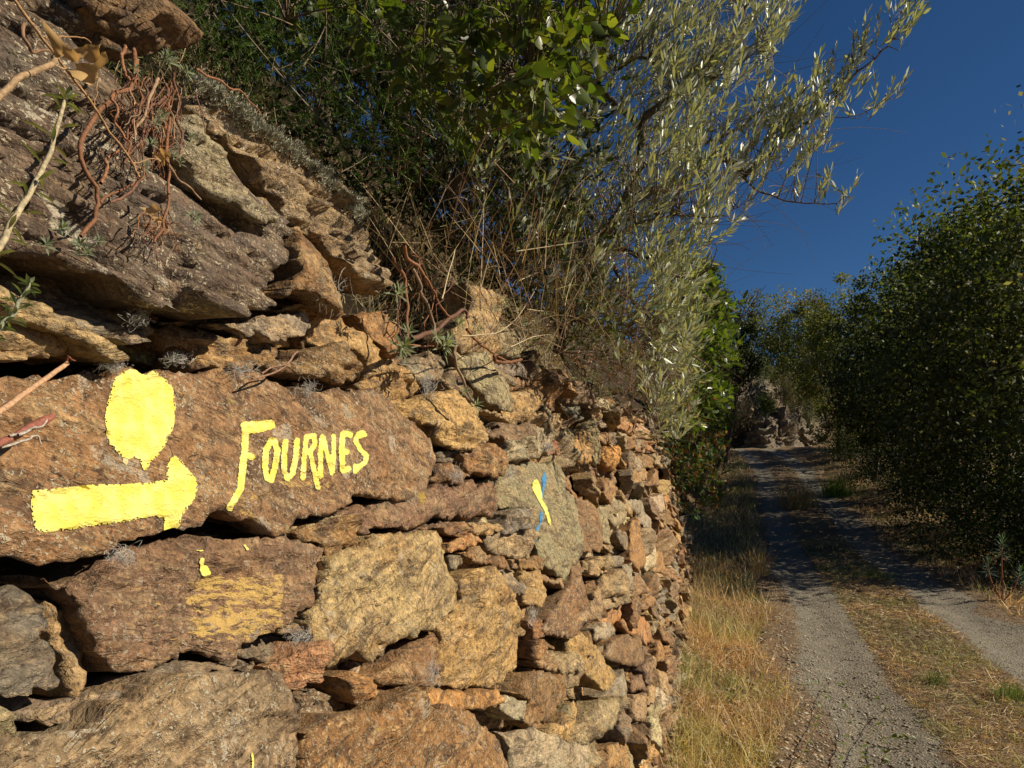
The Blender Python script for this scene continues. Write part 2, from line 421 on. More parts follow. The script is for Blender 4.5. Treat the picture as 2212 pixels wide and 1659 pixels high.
def build_stone(poly_sz, out, thick, seed, res, tint, parent=None, name='stone', lich=.4, rough=1.0, ts=0.0, tz=0.0,
                edge=1.0, bulge=0.0, smear=None, frame=None, lam=.0018, ovl=.9, flake=1.0, rag=1.0):
    """A slate block: traced front outline on the wall (s along, z up), own relief, broken sides going back into the wall."""
    fr = frame or wp
    P = np.asarray(poly_sz, float)
    c = P.mean(0); ext = P.max(0) - P.min(0); size = float(np.sqrt(ext[0] * ext[1]))
    res = max(res, size / 95)
    # outline resampled and made ragged
    pts = []
    n = len(P)
    for i in range(n):
        a, b_ = P[i], P[(i + 1) % n]; L = np.hypot(*(b_ - a)); k = max(1, int(round(L / (res * 1.15))))
        for j in range(k): pts.append(a + (b_ - a) * (j / k))
    B = np.array(pts)
    tn = np.roll(B, -1, 0) - np.roll(B, 1, 0); tn = tn / np.maximum(np.linalg.norm(tn, axis=1, keepdims=True), 1e-9)
    nr = np.stack([tn[:, 1], -tn[:, 0]], 1)
    area = 0.5 * np.sum(B[:, 0] * np.roll(B[:, 1], -1) - np.roll(B[:, 0], -1) * B[:, 1])
    if area < 0: B = B[::-1]; nr = -nr[::-1] * -1 if False else nr[::-1]
    tn = np.roll(B, -1, 0) - np.roll(B, 1, 0); tn = tn / np.maximum(np.linalg.norm(tn, axis=1, keepdims=True), 1e-9)
    nr = np.stack([tn[:, 1], -tn[:, 0]], 1)      # outward for ccw
    pz = np.c_[B * 1.0, np.full(len(B), seed * 3.7)]
    amp = min(size * 0.055, 0.011) * rag
    rg = fbm(pz * (2.2 / max(size, .03)), 2, seed) * amp + fbm(pz * 60, 3, seed + 5) * amp * .5 + fbm(pz * 220, 2, seed + 9) * min(.0022, amp * .3)
    nt_ = fbm(pz * (5.5 / max(size, .03)), 2, seed + 21) * 2.6; rg = rg + (np.floor(nt_) + sm(nt_ - np.floor(nt_), .75, 1)) * min(size * .028, .006) * rag
    B = B + nr * rg[:, None]
    mn, mx = B.min(0), B.max(0)
    gx = np.arange(mn[0], mx[0], res); gy = np.arange(mn[1], mx[1], res * .87)
    G = np.stack(np.meshgrid(gx, gy), -1).reshape(-1, 2)
    G = G + rng.uniform(-.28, .28, G.shape) * res
    G = G[inpoly(G, B)]
    if len(G): 
        G = G[segdist(G, B, np.roll(B, -1, 0)) > res * .6]
    nb = len(B)
    vin = [Vector(v) for v in B] + [Vector(v) for v in G]
    edges = [(i, (i + 1) % nb) for i in range(nb)]
    vo, eo, fo, ov, oe, of = delaunay_2d_cdt(vin, edges, [], 1, 1e-7)
    V2 = np.array([tuple(v) for v in vo]); Fr = np.array([f for f in fo if len(f) == 3], dtype=np.int32)
    if len(Fr) == 0: return None
    # boundary loop of the result
    he = {}
    for a, b_, c_ in Fr:
        for e in ((a, b_), (b_, c_), (c_, a)): he[e] = True
    bd = [(a, b_) for (a, b_) in he if (b_, a) not in he]
    d = segdist(V2, B, np.roll(B, -1, 0))
    q3 = np.c_[V2, np.full(len(V2), seed * 1.31)]
    ang = rng.uniform(-.25, .25); ca, sa = math.cos(ang), math.sin(ang)
    ql = np.c_[(V2[:, 0] - c[0]) * ca - (V2[:, 1] - c[1]) * sa, (V2[:, 0] - c[0]) * sa + (V2[:, 1] - c[1]) * ca, np.full(len(V2), seed * 2.1)]
    er = max(.004, min(size * .055, .009)) * edge
    a0 = min(size * .07, .015) * rough
    H = -er * .5 * np.exp(-(d / (er * .7)) ** 1.2) * (0.35 + 0.65 * (fbm(q3 * (4 / max(size, .05)), 2, seed + 3) * .5 + .5))
    H += fbm(ql * np.array([1.2, 2.2, 1]) / max(size, .05), 3, seed + 1) * a0
    H += fbm(ql * np.array([22, 55, 1]), 4, seed + 2) * .0028 * rough
    fl = fbm(ql * np.array([.9, 2.6, 1]) / max(size, .05) * 1.6, 4, seed + 7) * 3.2
    H += (np.floor(fl) + sm(fl - np.floor(fl), .80, 1.0)) * min(.0055, size * .03) * flake
    th = max(.009, 2.3 * res); th = max(th, .05 * size); zq = (ql[:, 1] + fbm(ql * np.array([6, 6, 1]), 3, seed + 31) * th * .8) / th; lid = np.floor(zq).astype(np.int64); fr_ = np.minimum(zq - lid, lid + 1 - zq) * th
    H += (hsh(lid, lid * 0, lid * 0, seed + 77) * 2 - 1) * lam
    if lam > .003: l2 = np.round(zq).astype(np.int64); H -= min(.012, lam * 1.6) * np.exp(-(fr_ / (res * .75)) ** 2) * (hsh(l2, l2 * 0, l2 * 0, seed + 99) > .45)
    if size > .09:
        cn = fbm(ql * np.array([1.3, 5.0, 1]) / size, 3, seed + 41); H -= min(.006, size * .025) * np.exp(-(cn / .03) ** 2) * (fbm(q3 * 3 / size, 2, seed + 43) > -.1)
    fs = np.full(len(V2), 1e9); nf = int(rng.integers(3, 6)) if size > .12 else int(rng.integers(1, 3))
    for k in range(nf):
        fa = rng.uniform(0, 6.28); sl = rng.uniform(.03, .24) * min(1.6, rough); co = rng.uniform(.0, .05) * size
        ctr = c + np.array([math.cos(fa), math.sin(fa)]) * rng.uniform(.0, .3) * ext
        fs = np.minimum(fs, co - sl * ((V2 - ctr) @ np.array([math.cos(fa), math.sin(fa)])))
    H += np.maximum(fs, -.16 * size) * .8
    H += ts * (V2[:, 0] - c[0]) + tz * (V2[:, 1] - c[1]) + bulge * (1 - np.exp(-d / max(size * .25, .01)))
    if len(V2) > nb: H -= .8 * H[d < res * .5].mean()
    o = out + H
    # sides
    rings = [0.0, .10, .24, .45, .72, 1.0]
    bidx = np.array([a for a, b_ in bd] , dtype=int); order = {}
    nxt = {a: b_ for a, b_ in bd}; uniq = np.array(sorted(set([a for a, _ in bd] + [b_ for _, b_ in bd])))
    pos = {v: i for i, v in enumerate(uniq)}
    Bv = V2[uniq]; Bo = o[uniq]
    cdir = nrm(Bv - c)
    # outward normals of the loop from its edges
    on = np.zeros_like(Bv)
    for a, b_ in bd:
        e = V2[b_] - V2[a]; L = np.hypot(*e); 
        if L > 0:
            k = np.array([e[1], -e[0]]) / L
            on[pos[a]] += k; on[pos[b_]] += k
    on = nrm(on)
    allV = [V2]; allo = [o]; sd_ = [np.zeros(len(V2))]
    base = len(V2)
    lam = 1.0
    for r_i, r in enumerate(rings[1:], 1):
        dep = r * thick * (1 + .25 * fbm(np.c_[Bv * 5, np.full(len(Bv), seed)], 2, seed + 11))
        lay = fbm(np.c_[Bv[:, 0] * 6, Bv[:, 1] * 90, dep * 12], 3, seed + 13)
        ins = (-.15 * r * size * .35 + lay * min(.007, size * .05)) + fbm(np.c_[Bv * 14, dep * 25], 3, seed + 17) * min(.008, size * .06)
        ins = ins - er * .12 * 0
        allV.append(Bv + on * ins[:, None]); allo.append(Bo - dep); sd_.append(np.ones(len(Bv)))
    V = np.concatenate(allV); O = np.concatenate(allo); SD = np.concatenate(sd_)
    m = len(uniq); Q = []
    bi = [(pos[a], pos[b_]) for a, b_ in bd]
    A_ = np.array([x[0] for x in bi]); B_ = np.array([x[1] for x in bi])
    up0, up1 = uniq[A_], uniq[B_]
    lay_ids = [(up0, up1)] + [(base + k * m + A_, base + k * m + B_) for k in range(len(rings) - 1)]
    for (a0_, b0_), (a1_, b1_) in zip(lay_ids[:-1], lay_ids[1:]):
        Q.append(np.stack([a0_, a1_, b1_, b0_], 1))
    W = fr(V[:, 0], V[:, 1], O)
    a_ = rng.uniform(-.35, .35)
    rk = np.stack([(V[:, 0] - c[0]), O * 1.0, (V[:, 1] - c[1])], 1)
    rk = np.stack([rk[:, 0] * math.cos(a_) - rk[:, 2] * math.sin(a_), rk[:, 1], rk[:, 0] * math.sin(a_) + rk[:, 2] * math.cos(a_)], 1)
    rk += rng.uniform(-40, 40, 3)
    tc = np.array(TINT[tint] if isinstance(tint, str) else tint) * rng.uniform(.86, 1.16)
    tc = tc * (1 + rng.uniform(-.06, .06, 3))
    N_ = len(V)
    at = {'rk': rk, 'tint': np.tile(tc, (N_, 1)), 'lich': np.full(N_, lich) * (1 - .5 * SD), 'dust_shade': SD * rng.uniform(.2, .8)}
    sme = np.zeros(N_)
    if smear is not None: sme = smear(W) * (1 - SD)
    at['smear'] = sme; at['ovl'] = np.full(N_, ovl)
    so = Stone(); so.V = W; so.F = [Fr, np.concatenate(Q)]; so.at = at; so.size = size; so.c = c; so.out = out
    if parent != 'raw':
        so.obj = mesh_obj(name, W, so.F, M['stone'], parent, at)
    return so

def bvh_of(so):
    polys = [tuple(int(x) for x in f) for f in so.F[0]]
    return BVHTree.FromPolygons([Vector(v) for v in so.V], polys)

wall = empty('dry_stone_wall', tuple(wp(np.array([0.8]), np.array([0.0]), np.array([0.0]))[0]),
             'rust and grey slate dry stone wall along the left of the track with yellow painted marks', 'stone wall')

# (crop, outline, out, tilt along, tilt up, tint, lichen, options)
T = [
 # the painted stone
 ('D', [(-70,818),(0,815),(60,800),(130,783),(200,788),(280,790),(400,795),(520,802),(600,815),(680,838),(737,840),(790,843),(837,863),(850,886),(880,906),(910,923),(934,953),(944,990),(937,1033),(924,1056),(870,1073),(847,1076),(770,1083),(737,1096),(700,1114),(643,1134),(620,1147),(580,1147),(540,1128),(457,1136),(400,1159),(367,1169),(333,1179),(283,1187),(200,1207),(90,1219),(0,1231),(-70,1236)], .012, 0, .03, (.18,.122,.068), 1.0, dict(key='painted', ovl=.7, res=.0042, thick=.16, rough=.55, flake=.5)),
 ('g', [(290,425),(450,375),(600,345),(900,262),(1150,205),(1500,190),(1650,165),(1870,185),(2000,215),(2120,205),(2125,300),(2110,480),(2090,650),(1900,712),(1870,740),(1750,790),(1650,838),(1500,880),(1300,920),(1100,980),(1010,1050),(930,1075),(770,1072),(740,1030),(680,960),(650,900),(600,780),(560,720),(450,640),(400,560),(300,480)], .0, 0, .02, 'purple', .6, dict(key='smear', ovl=.5, res=.004, thick=.14, rough=.6)),
 ('g', [(-200,540),(0,545),(60,505),(240,520),(300,560),(340,620),(320,750),(250,800),(370,850),(420,960),(420,1060),(400,1130),(250,1160),(0,1210),(-200,1230)], .01, -.2, 0, 'slate', .3, dict(rough=.8)),
 ('g', [(290,570),(400,640),(560,730),(595,790),(580,900),(560,1000),(500,1130),(440,1205),(405,1190),(400,1000),(350,850),(300,760)], -.022, -.5, 0, 'tan', .3, dict(rough=1.6, thick=.12)),  # lit right side of the slate stone, sunlight put into the tan
 ('g', [(-200,1330),(100,1420),(130,1500),(450,1400),(620,1330),(900,1230),(1150,1110),(1400,1050),(1750,985),(1850,1060),(1900,1130),(1950,1230),(1990,1400),(1980,1550),(1930,1690),(1900,1900),(-200,1950)], .040, 0, .12, (.26,.205,.135), 1.2, dict(key='bottom', res=.0045, thick=.16, rough=1.0)),
 ('g', [(-100,1290),(0,1255),(90,1330),(110,1400),(80,1460),(-100,1440)], .03, 0, 0, 'green', .3, {}),
 ('g', [(120,1130),(420,1200),(900,1090),(1100,1020),(1400,960),(1600,960),(1650,990),(1300,1080),(900,1230),(500,1400),(100,1400),(60,1230)], .002, 0, -.9, 'slate', .4, dict(thick=.12)),
 ('g', [(1905,1185),(2050,1150),(2130,1200),(2145,1400),(2160,1700),(2100,1900),(1990,1900),(1975,1500),(1995,1400),(1960,1250)], .005, .1, 0, 'dark', .9, {}),
 ('g', [(1880,960),(1950,880),(2060,822),(2072,950),(2030,1110),(1890,1160),(1800,1010)], .012, .3, 0, (.34,.20,.12), .2, dict(rough=1.8)),
 ('g', [(1480,905),(1650,845),(1850,790),(2000,835),(2050,850),(1950,960),(1600,945)], -.03, 0, -.8, 'slate', .3, {}),
 ('g', [(1850,745),(2080,660),(2150,640),(2180,760),(2060,810),(1850,800)], -.01, 0, -.5, 'green', .4, {}),
 # stones under the painted one, to its right
 ('D', [(712,1215),(735,1198),(770,1183),(800,1165),(900,1150),(955,1155),(968,1200),(973,1240),(983,1290),(975,1320),(935,1350),(890,1370),(830,1412),(737,1448),(700,1430),(692,1380),(702,1300)], .020, 0, .0, 'tan', .8, dict(res=.0045, thick=.14, rough=.9)),
 ('D', [(626,1150),(690,1136),(740,1124),(776,1110),(779,1140),(765,1175),(735,1202),(712,1212),(690,1180)], .0, 0, 0, 'rust', .5, {}),
 ('D', [(560,1152),(640,1138),(700,1118),(745,1106),(770,1106),(700,1134),(620,1160)], -.015, 0, -.5, 'green', .3, {}),
 ('D', [(720,1108),(787,1093),(870,1073),(937,1055),(1000,1048),(1057,1046),(1067,1080),(1070,1115),(1000,1125),(955,1120),(900,1130),(860,1146),(800,1152),(778,1130)], .004, 0, .1, 'purple', .4, dict(res=.0045)),
 ('D', [(765,1180),(800,1152),(860,1148),(905,1132),(950,1124),(960,1150),(900,1150),(800,1168),(770,1184)], -.02, 0, -.6, 'dark', .3, {}),
 ('h', [(720,400),(820,340),(910,350),(960,440),(1000,510),(1100,570),(1200,650),(1230,750),(1230,880),(1250,980),(1160,1060),(1100,1110),(980,1140),(830,1140),(645,1120),(650,1000),(670,850),(600,740),(720,620),(740,560),(710,450)], .014, .05, .15, 'ochre', .6, dict(res=.0045, rough=1.5, thick=.15)),
 ('h', [(240,1090),(330,1000),(420,930),(520,850),(590,755),(665,770),(665,900),(640,1000),(560,1080),(500,1130),(290,1150)], .0, 0, 0, 'brown', .3, {}),
 ('h', [(0,1060),(100,1035),(200,1080),(240,1160),(220,1220),(100,1240),(30,1160)], .02, 0, 0, 'orange', .5, dict(bulge=.01)),
 ('h', [(510,1210),(600,1160),(800,1170),(980,1150),(995,1230),(920,1270),(650,1300),(540,1260)], .02, 0, 0, 'orange', .3, dict(thick=.12)),
 ('h', [(-200,1400),(0,1300),(180,1275),(500,1200),(540,1270),(650,1300),(850,1280),(900,1360),(930,1410),(1030,1450),(1080,1580),(1110,1800),(1000,1950),(-200,1950)], .055, 0, .1, 'rust', .7, dict(res=.0045, rough=1.7, thick=.18, flake=1.5)),
 ('h', [(-60,1180),(20,1180),(90,1250),(300,1200),(480,1150),(500,1200),(200,1290),(-60,1320)], .0, 0, -.5, 'brown', .7, {}),
 # blue and yellow mark stone
 ('K', [(30,440),(230,330),(235,270),(300,210),(450,150),(690,145),(740,190),(790,280),(795,480),(860,560),(910,720),(930,870),(970,1010),(985,1150),(1000,1220),(960,1380),(920,1440),(890,1590),(820,1560),(770,1480),(650,1390),(620,1290),(590,1180),(560,1130),(520,1000),(440,960),(450,800),(400,700),(300,700),(60,690),(20,550)], .022, .10, .0, (.235,.21,.145), .5, dict(key='mark', res=.005, thick=.12, rough=.5, flake=.6)),
 ('K', [(280,800),(330,720),(460,700),(470,850),(490,960),(540,1060),(470,1180),(440,1290),(370,1370),(240,1350),(150,1280),(60,1110),(100,1060),(260,1000)], .008, .15, 0, 'green', .3, dict(res=.005)),
 ('h', [(700,190),(840,140),(900,145),(920,190),(820,230),(700,262)], .015, 0, 0, 'orange', .3, {}),
 ('h', [(640,100),(820,60),(858,80),(850,140),(680,165)], .01, 0, 0, 'brown', .3, {}),
 ('h', [(820,72),(1000,75),(1080,110),(1000,140),(860,150)], .0, 0, 0, 'tan', .3, {}),
 ('h', [(780,262),(880,242),(1010,285),(1085,315),(1095,370),(1000,370),(880,310)], .012, 0, 0, 'rust', .3, {}),
 ('h', [(1085,310),(1150,330),(1160,375),(1100,370)], .005, 0, 0, 'tan', .3, {}),
 ('h', [(700,282),(812,280),(812,340),(715,372)], .0, 0, 0, 'grey', .3, {}),
 ('h', [(950,430),(1100,385),(1170,380),(1190,500),(1200,600),(1150,550),(1010,515)], -.004, 0, -.1, 'slate', .3, dict(rough=1.6)),
 ('h', [(1185,385),(1290,372),(1300,450),(1312,570),(1270,612),(1205,600),(1190,500)], .016, .1, 0, 'ochre', .3, {}),
 ('h', [(1335,790),(1345,690),(1400,600),(1450,490),(1480,340),(1570,285),(1610,340),(1620,480),(1600,640),(1560,720),(1500,820),(1400,825)], .016, 0, .1, 'brown', .8, dict(rough=1.6, res=.006)),
 ('h', [(1615,325),(1700,290),(1760,292),(1770,345),(1700,410),(1622,415)], .01, 0, -.1, 'tan', .3, {}),
 ('h', [(1160,305),(1240,280),(1300,300),(1292,360),(1190,382)], .012, 0, 0, 'orange', .3, {}),
 ('h', [(1300,402),(1420,440),(1475,490),(1400,485),(1310,455)], .015, 0, 0, 'tan', .3, {}),
 ('h', [(1262,832),(1350,838),(1382,880),(1330,890),(1280,960)], .015, 0, 0, 'orange', .3, {}),
 ('h', [(1230,700),(1290,690),(1310,800),(1260,830),(1240,760)], .0, 0, 0, 'rust', .3, {}),
 ('h', [(1300,965),(1330,892),(1400,962),(1392,1042),(1312,1010)], .014, 0, 0, 'brown', .4, {}),
 ('h', [(1385,912),(1550,892),(1552,1020),(1440,1060),(1402,980)], .006, 0, -.1, 'green', .3, {}),
 ('h', [(1010,1242),(1120,1192),(1200,1240),(1185,1350),(1100,1335)], .035, 0, 0, 'light', .5, {}),
 ('h', [(1140,1180),(1160,1080),(1340,1055),(1500,1052),(1490,1200),(1400,1305),(1225,1420),(1185,1372),(1200,1240)], .022, 0, .1, 'rust', .5, dict(rough=1.3, res=.0055)),
 ('h', [(890,1300),(1000,1250),(1100,1340),(1160,1372),(980,1402),(900,1392)], -.03, 0, 0, 'dark', .3, {}),
 ('h', [(1415,1380),(1450,1290),(1495,1200),(1515,1290),(1495,1500),(1370,1450)], .01, 0, 0, 'ochre', .3, {}),
 ('h', [(1040,1432),(1190,1425),(1300,1405),(1420,1500),(1600,1512),(1620,1800),(1480,1950),(1150,1950),(1100,1700),(1090,1520)], .045, 0, .05, 'light', .6, dict(rough=1.2)),
 ('h', [(990,1180),(1050,1110),(1150,1060),(1140,1180),(1000,1240)], -.02, 0, -.3, 'dark', .2, {}),
 # above the painted stone
 ('d', [(-200,160),(0,190),(60,205),(300,340),(600,530),(850,660),(858,690),(775,692),(500,560),(200,420),(-200,240)], .045, 0, .2, 'tan', .5, dict(thick=.1)),
 ('d', [(-200,350),(0,345),(100,400),(300,462),(430,560),(450,642),(300,662),(0,672),(-200,660)], .02, 0, 0, 'tan', .4, {}),
 ('d', [(1000,470),(1300,478),(1500,505),(1800,570),(1812,640),(1800,722),(1500,742),(1260,732),(1245,640),(1090,600)], .006, 0, .0, 'rust', .5, dict(rough=1.2, res=.0045)),
 ('d', [(530,462),(680,440),(900,450),(1000,470),(1080,600),(1000,545),(760,520),(600,505)], -.008, 0, .1, 'brown', .5, dict(rough=1.5)),
 ('d', [(700,530),(1000,560),(1250,630),(1240,725),(900,692),(760,600)], -.05, 0, 0, (.15,.17,.09), .7, {}),
 ('d', [(1375,442),(1700,382),(1960,360),(1992,400),(1982,520),(1830,542),(1700,532),(1500,492)], .026, 0, 0, 'grey', .3, dict(rough=.8, thick=.14)),
 ('D', [(500,672),(560,655),(680,655),(740,695),(775,715),(820,740),(862,766),(875,790),(925,840),(900,868),(860,880),(835,860),(795,840),(785,790),(737,762),(690,768),(664,745),(662,690),(610,680)], -.006, 0, .1, 'ochre', .3, dict(rough=2.0, flake=1.8, res=.0045, thick=.15)),
 ('D', [(612,790),(660,765),(715,745),(760,755),(786,782),(778,825),(740,832),(700,815),(650,808)], .025, 0, .2, 'brown', .8, dict(rough=1.6)),
 ('D', [(573,562),(590,520),(660,497),(720,520),(765,572),(785,640),(768,668),(735,682),(690,660),(640,655),(560,660),(540,640)], .03, -.5, .1, 'brown', .6, dict(rough=2.4, flake=1.5, res=.005)),
 ('D', [(398,212),(430,192),(480,222),(560,296),(640,342),(700,392),(742,430),(800,500),(840,570),(862,612),(852,642),(800,604),(740,562),(690,502),(630,492),(590,442),(540,402),(480,312),(440,282),(405,240)], .055, 0, .25, (.19,.15,.09), 1.0, dict(key='capslab', rough=.9, flake=3.2, lam=.006, res=.005, thick=.16)),
 ('e', [(310,900),(430,922),(600,882),(700,872),(800,950),(840,1010),(832,1240),(770,1262),(630,1182),(600,1102),(450,1062),(360,1002)], .012, .1, .1, 'ochre', .4, dict(res=.0045, rough=1.3)),
 ('e', [(420,760),(440,690),(600,612),(665,655),(662,800),(500,822)], -.012, 0, -.1, 'slate', .2, dict(rough=1.3)),
 ('e', [(90,372),(250,352),(385,442),(372,662),(300,640),(160,482)], .0, 0, 0, 'rust', .3, dict(rough=2)),
 ('e', [(780,640),(840,640),(930,632),(1000,760),(1105,900),(1115,1012),(1050,1032),(950,942),(860,800)], .03, .1, .1, 'green', .9, dict(thick=.08, rough=.7)),
 ('e', [(640,800),(780,660),(850,800),(940,940),(860,980),(800,940),(700,862)], -.008, 0, 0, 'dark', .3, dict(rough=1.6)),
 ('e', [(800,175),(860,200),(970,300),(975,500),(1040,600),(1000,692),(900,622),(800,530),(840,330)], .02, .1, .2, 'tan', .8, dict(thick=.08)),
 ('e', [(985,352),(1050,432),(1130,502),(1155,662),(1050,652),(1030,550)], .012, .1, 0, 'green', .6, {}),
 ('e', [(1000,702),(1240,692),(1242,760),(1060,802)], .0, 0, 0, 'slate', .4, dict(rough=1.8)),
 ('e', [(1030,800),(1240,770),(1200,850),(1090,900)], -.005, 0, 0, 'brown', .4, dict(rough=1.8)),
 ('e', [(1090,900),(1200,852),(1285,900),(1262,970),(1222,1060),(1150,1090),(1080,1052)], .018, 0, 0, 'ochre', .4, dict(rough=2.2, bulge=.012)),
 ('e', [(862,1092),(930,1072),(962,1120),(952,1210),(850,1222),(832,1150)], .006, 0, 0, 'tan', .3, {}),
 ('e', [(970,1122),(1080,1092),(1235,1092),(1245,1200),(1230,1262),(1100,1202),(1000,1192)], .016, 0, 0, 'purple', .6, {}),
 ('e', [(1235,1092),(1340,1110),(1365,1150),(1350,1290),(1300,1272),(1240,1240)], .022, 0, 0, 'light', .9, {}),
 ('e', [(1365,1150),(1420,1200),(1412,1292),(1355,1290)], .018, 0, 0, (.26,.11,.06), .2, {}),
 ('e', [(800,1272),(900,1232),(970,1222),(1085,1292),(1080,1432),(950,1452),(845,1400)], .02, 0, .15, 'rust', .4, dict(res=.0045)),
 ('e', [(622,1352),(720,1342),(832,1422),(760,1482),(620,1462)], .008, 0, 0, 'brown', .4, {}),
 ('e', [(622,1262),(780,1272),(790,1332),(622,1335)], -.012, 0, 0, 'slate', .3, {}),
 ('e', [(1092,1292),(1280,1300),(1300,1342),(1150,1372),(1090,1352)], .0, 0, 0, 'orange', .3, {}),
 ('e', [(880,992),(945,990),(1070,1062),(1062,1078),(940,1012)], .03, 0, 0, 'tan', .4, dict(thick=.05)),
 # the far right of the wall
 ('N', [(205,600),(270,590),(292,700),(280,852),(182,800),(192,700)], .022, 0, 0, 'ochre', .3, {}),
 ('N', [(98,580),(190,590),(195,680),(170,792),(95,722)], .0, 0, 0, 'green', .3, {}),
 ('N', [(265,560),(302,510),(345,600),(380,740),(392,842),(342,842),(300,700)], .035, 0, 0, 'green', .4, dict(thick=.05)),
 ('N', [(390,712),(480,702),(522,740),(522,832),(490,890),(420,882),(385,782)], .025, 0, 0, (.52,.29,.07), .2, dict(rough=2.2, bulge=.02)),
 ('N', [(370,622),(420,602),(462,650),(440,692),(375,682)], .015, 0, 0, 'rust', .3, {}),
 ('N', [(502,500),(570,490),(606,560),(590,632),(520,582)], .025, 0, 0, 'orange', .2, dict(bulge=.02)),
 ('N', [(395,962),(440,952),(482,1000),(470,1090),(440,1132),(400,1082)], .02, 0, 0, 'rust', .4, {}),
 ('N', [(190,1082),(240,1082),(320,1132),(360,1232),(402,1420),(352,1512),(290,1522),(232,1452),(215,1352),(220,1202)], .022, .1, 0, 'brown', .8, dict(res=.006)),
 ('N', [(352,1152),(440,1152),(442,1282),(430,1422),(392,1402),(360,1282)], .01, 0, 0, 'green', .4, {}),
 ('N', [(500,1112),(560,1100),(720,1090),(742,1190),(640,1222),(560,1182)], .03, 0, 0, 'grey', .4, {}),
 ('N', [(602,1252),(660,1232),(682,1450),(702,1552),(660,1650),(602,1560),(590,1352)], .028, 0, 0, 'orange', .3, {}),
 ('N', [(702,1302),(750,1302),(775,1450),(770,1602),(730,1632),(700,1582),(710,1450)], .02, 0, 0, 'cream', .3, {}),
 ('N', [(782,1482),(820,1472),(850,1562),(840,1642),(790,1642)], .025, 0, 0, 'orange', .3, {}),
 ('N', [(760,1082),(830,1062),(860,1182),(782,1212)], .025, 0, 0, 'light', .4, {}),
 ('N', [(690,492),(740,480),(800,532),(806,612),(700,602)], .02, 0, 0, 'slate', .4, {}),
 ('N', [(482,1212),(600,1222),(542,1282),(500,1262)], .025, 0, 0, 'cream', .3, {}),
 ('N', [(300,1562),(450,1522),(466,1592),(310,1642)], .02, 0, 0, 'tan', .3, {}),
 ('N', [(502,1332),(590,1352),(602,1440),(560,1482),(512,1402)], .0, 0, 0, 'slate', .5, {}),
 ('N', [(120,1202),(178,1206),(170,1332),(140,1346)], .005, 0, 0, (.48,.24,.10), .2, {}),
 ('N', [(700,802),(750,792),(762,870),(700,862)], .02, 0, 0, 'tan', .3, {}),
 ('N', [(760,882),(810,892),(800,1002),(750,1002)], .02, 0, 0, 'rust', .3, {}),
 ('N', [(640,842),(700,852),(712,960),(660,962)], .01, 0, 0, 'tan', .3, {}),
 ('O', [(330,282),(375,277),(412,400),(380,542),(320,522),(315,432)], .015, 0, 0, 'tan', .3, {}),
 ('O', [(562,112),(632,112),(617,300),(575,322)], .04, 0, 0, 'grey', .2, dict(thick=.05)),
 ('O', [(530,182),(562,132),(572,330),(570,362),(530,392)], .015, 0, 0, 'orange', .1, {}),
 ('O', [(240,572),(320,682),(430,902),(430,982),(370,1062),(290,922),(240,782),(225,642)], .03, .1, 0, 'ochre', .4, dict(res=.006, rough=1.4)),
 ('O', [(570,542),(700,502),(770,562),(770,702),(720,742),(650,662),(580,602)], .03, 0, 0, 'orange', .3, {}),
 ('O', [(510,722),(560,642),(650,662),(730,762),(720,872),(600,892),(500,822)], .022, 0, 0, 'brown', .6, {}),
 ('O', [(330,602),(440,562),(520,572),(530,622),(430,672),(340,702)], .02, 0, 0, 'light', .8, {}),
 ('O', [(480,252),(530,292),(520,402),(490,382)], .025, 0, 0, 'cream', .3, {}),
 ('O', [(400,1122),(470,1000),(572,902),(600,1092),(612,1182),(420,1192)], .015, 0, 0, 'grey', .6, {}),
 ('O', [(650,1102),(740,1102),(742,1312),(660,1302)], .02, 0, 0, 'tan', .4, {}),
 ('O', [(612,962),(750,952),(742,1072),(650,1092)], .0, 0, 0, 'purple', .4, {}),
 ('O', [(760,1002),(800,1042),(802,1182),(760,1182)], .02, 0, 0, 'tan', .3, {}),
 ('O', [(440,1482),(560,1422),(600,1302),(622,1450),(602,1690),(440,1690)], .025, 0, 0, 'orange', .4, {}),
 ('O', [(300,1502),(350,1282),(500,1202),(480,1302),(400,1402),(335,1452)], .02, 0, 0, 'tan', .4, {}),
 ('O', [(780,1272),(810,1272),(860,1502),(852,1562),(800,1452)], .03, 0, 0, 'cream', .2, {}),
 ('O', [(820,702),(850,692),(880,822),(832,862)], .02, 0, 0, 'orange', .3, {}),
 ('O', [(665,1482),(710,1502),(722,1622),(682,1642)], .02, 0, 0, 'cream', .3, {}),
]

def smear_mask(W):
    # where an older yellow stroke has nearly worn away: a broad patch with a soft left side
    t = W[:, 1]; X = W[:, 0] / t * F + 1106; Y = (EYE - W[:, 2]) / t * F + 1000
    gx = X * 3; gy = (Y - 1106) * 3
    m1 = sm(gx, 1120, 1300) * (1 - sm(gx, 1825, 1845)) * sm(gy, 330, 460) * (1 - sm(gy, 780, 900) * (1 - .3 * sm(gx, 1500, 1700)))
    m2 = .42 * sm(gx, 700, 1000) * (1 - sm(gx, 1100, 1250)) * sm(gy, 400, 480) * (1 - sm(gy, 860, 950))
    return np.clip(m1 + m2, 0, 1)

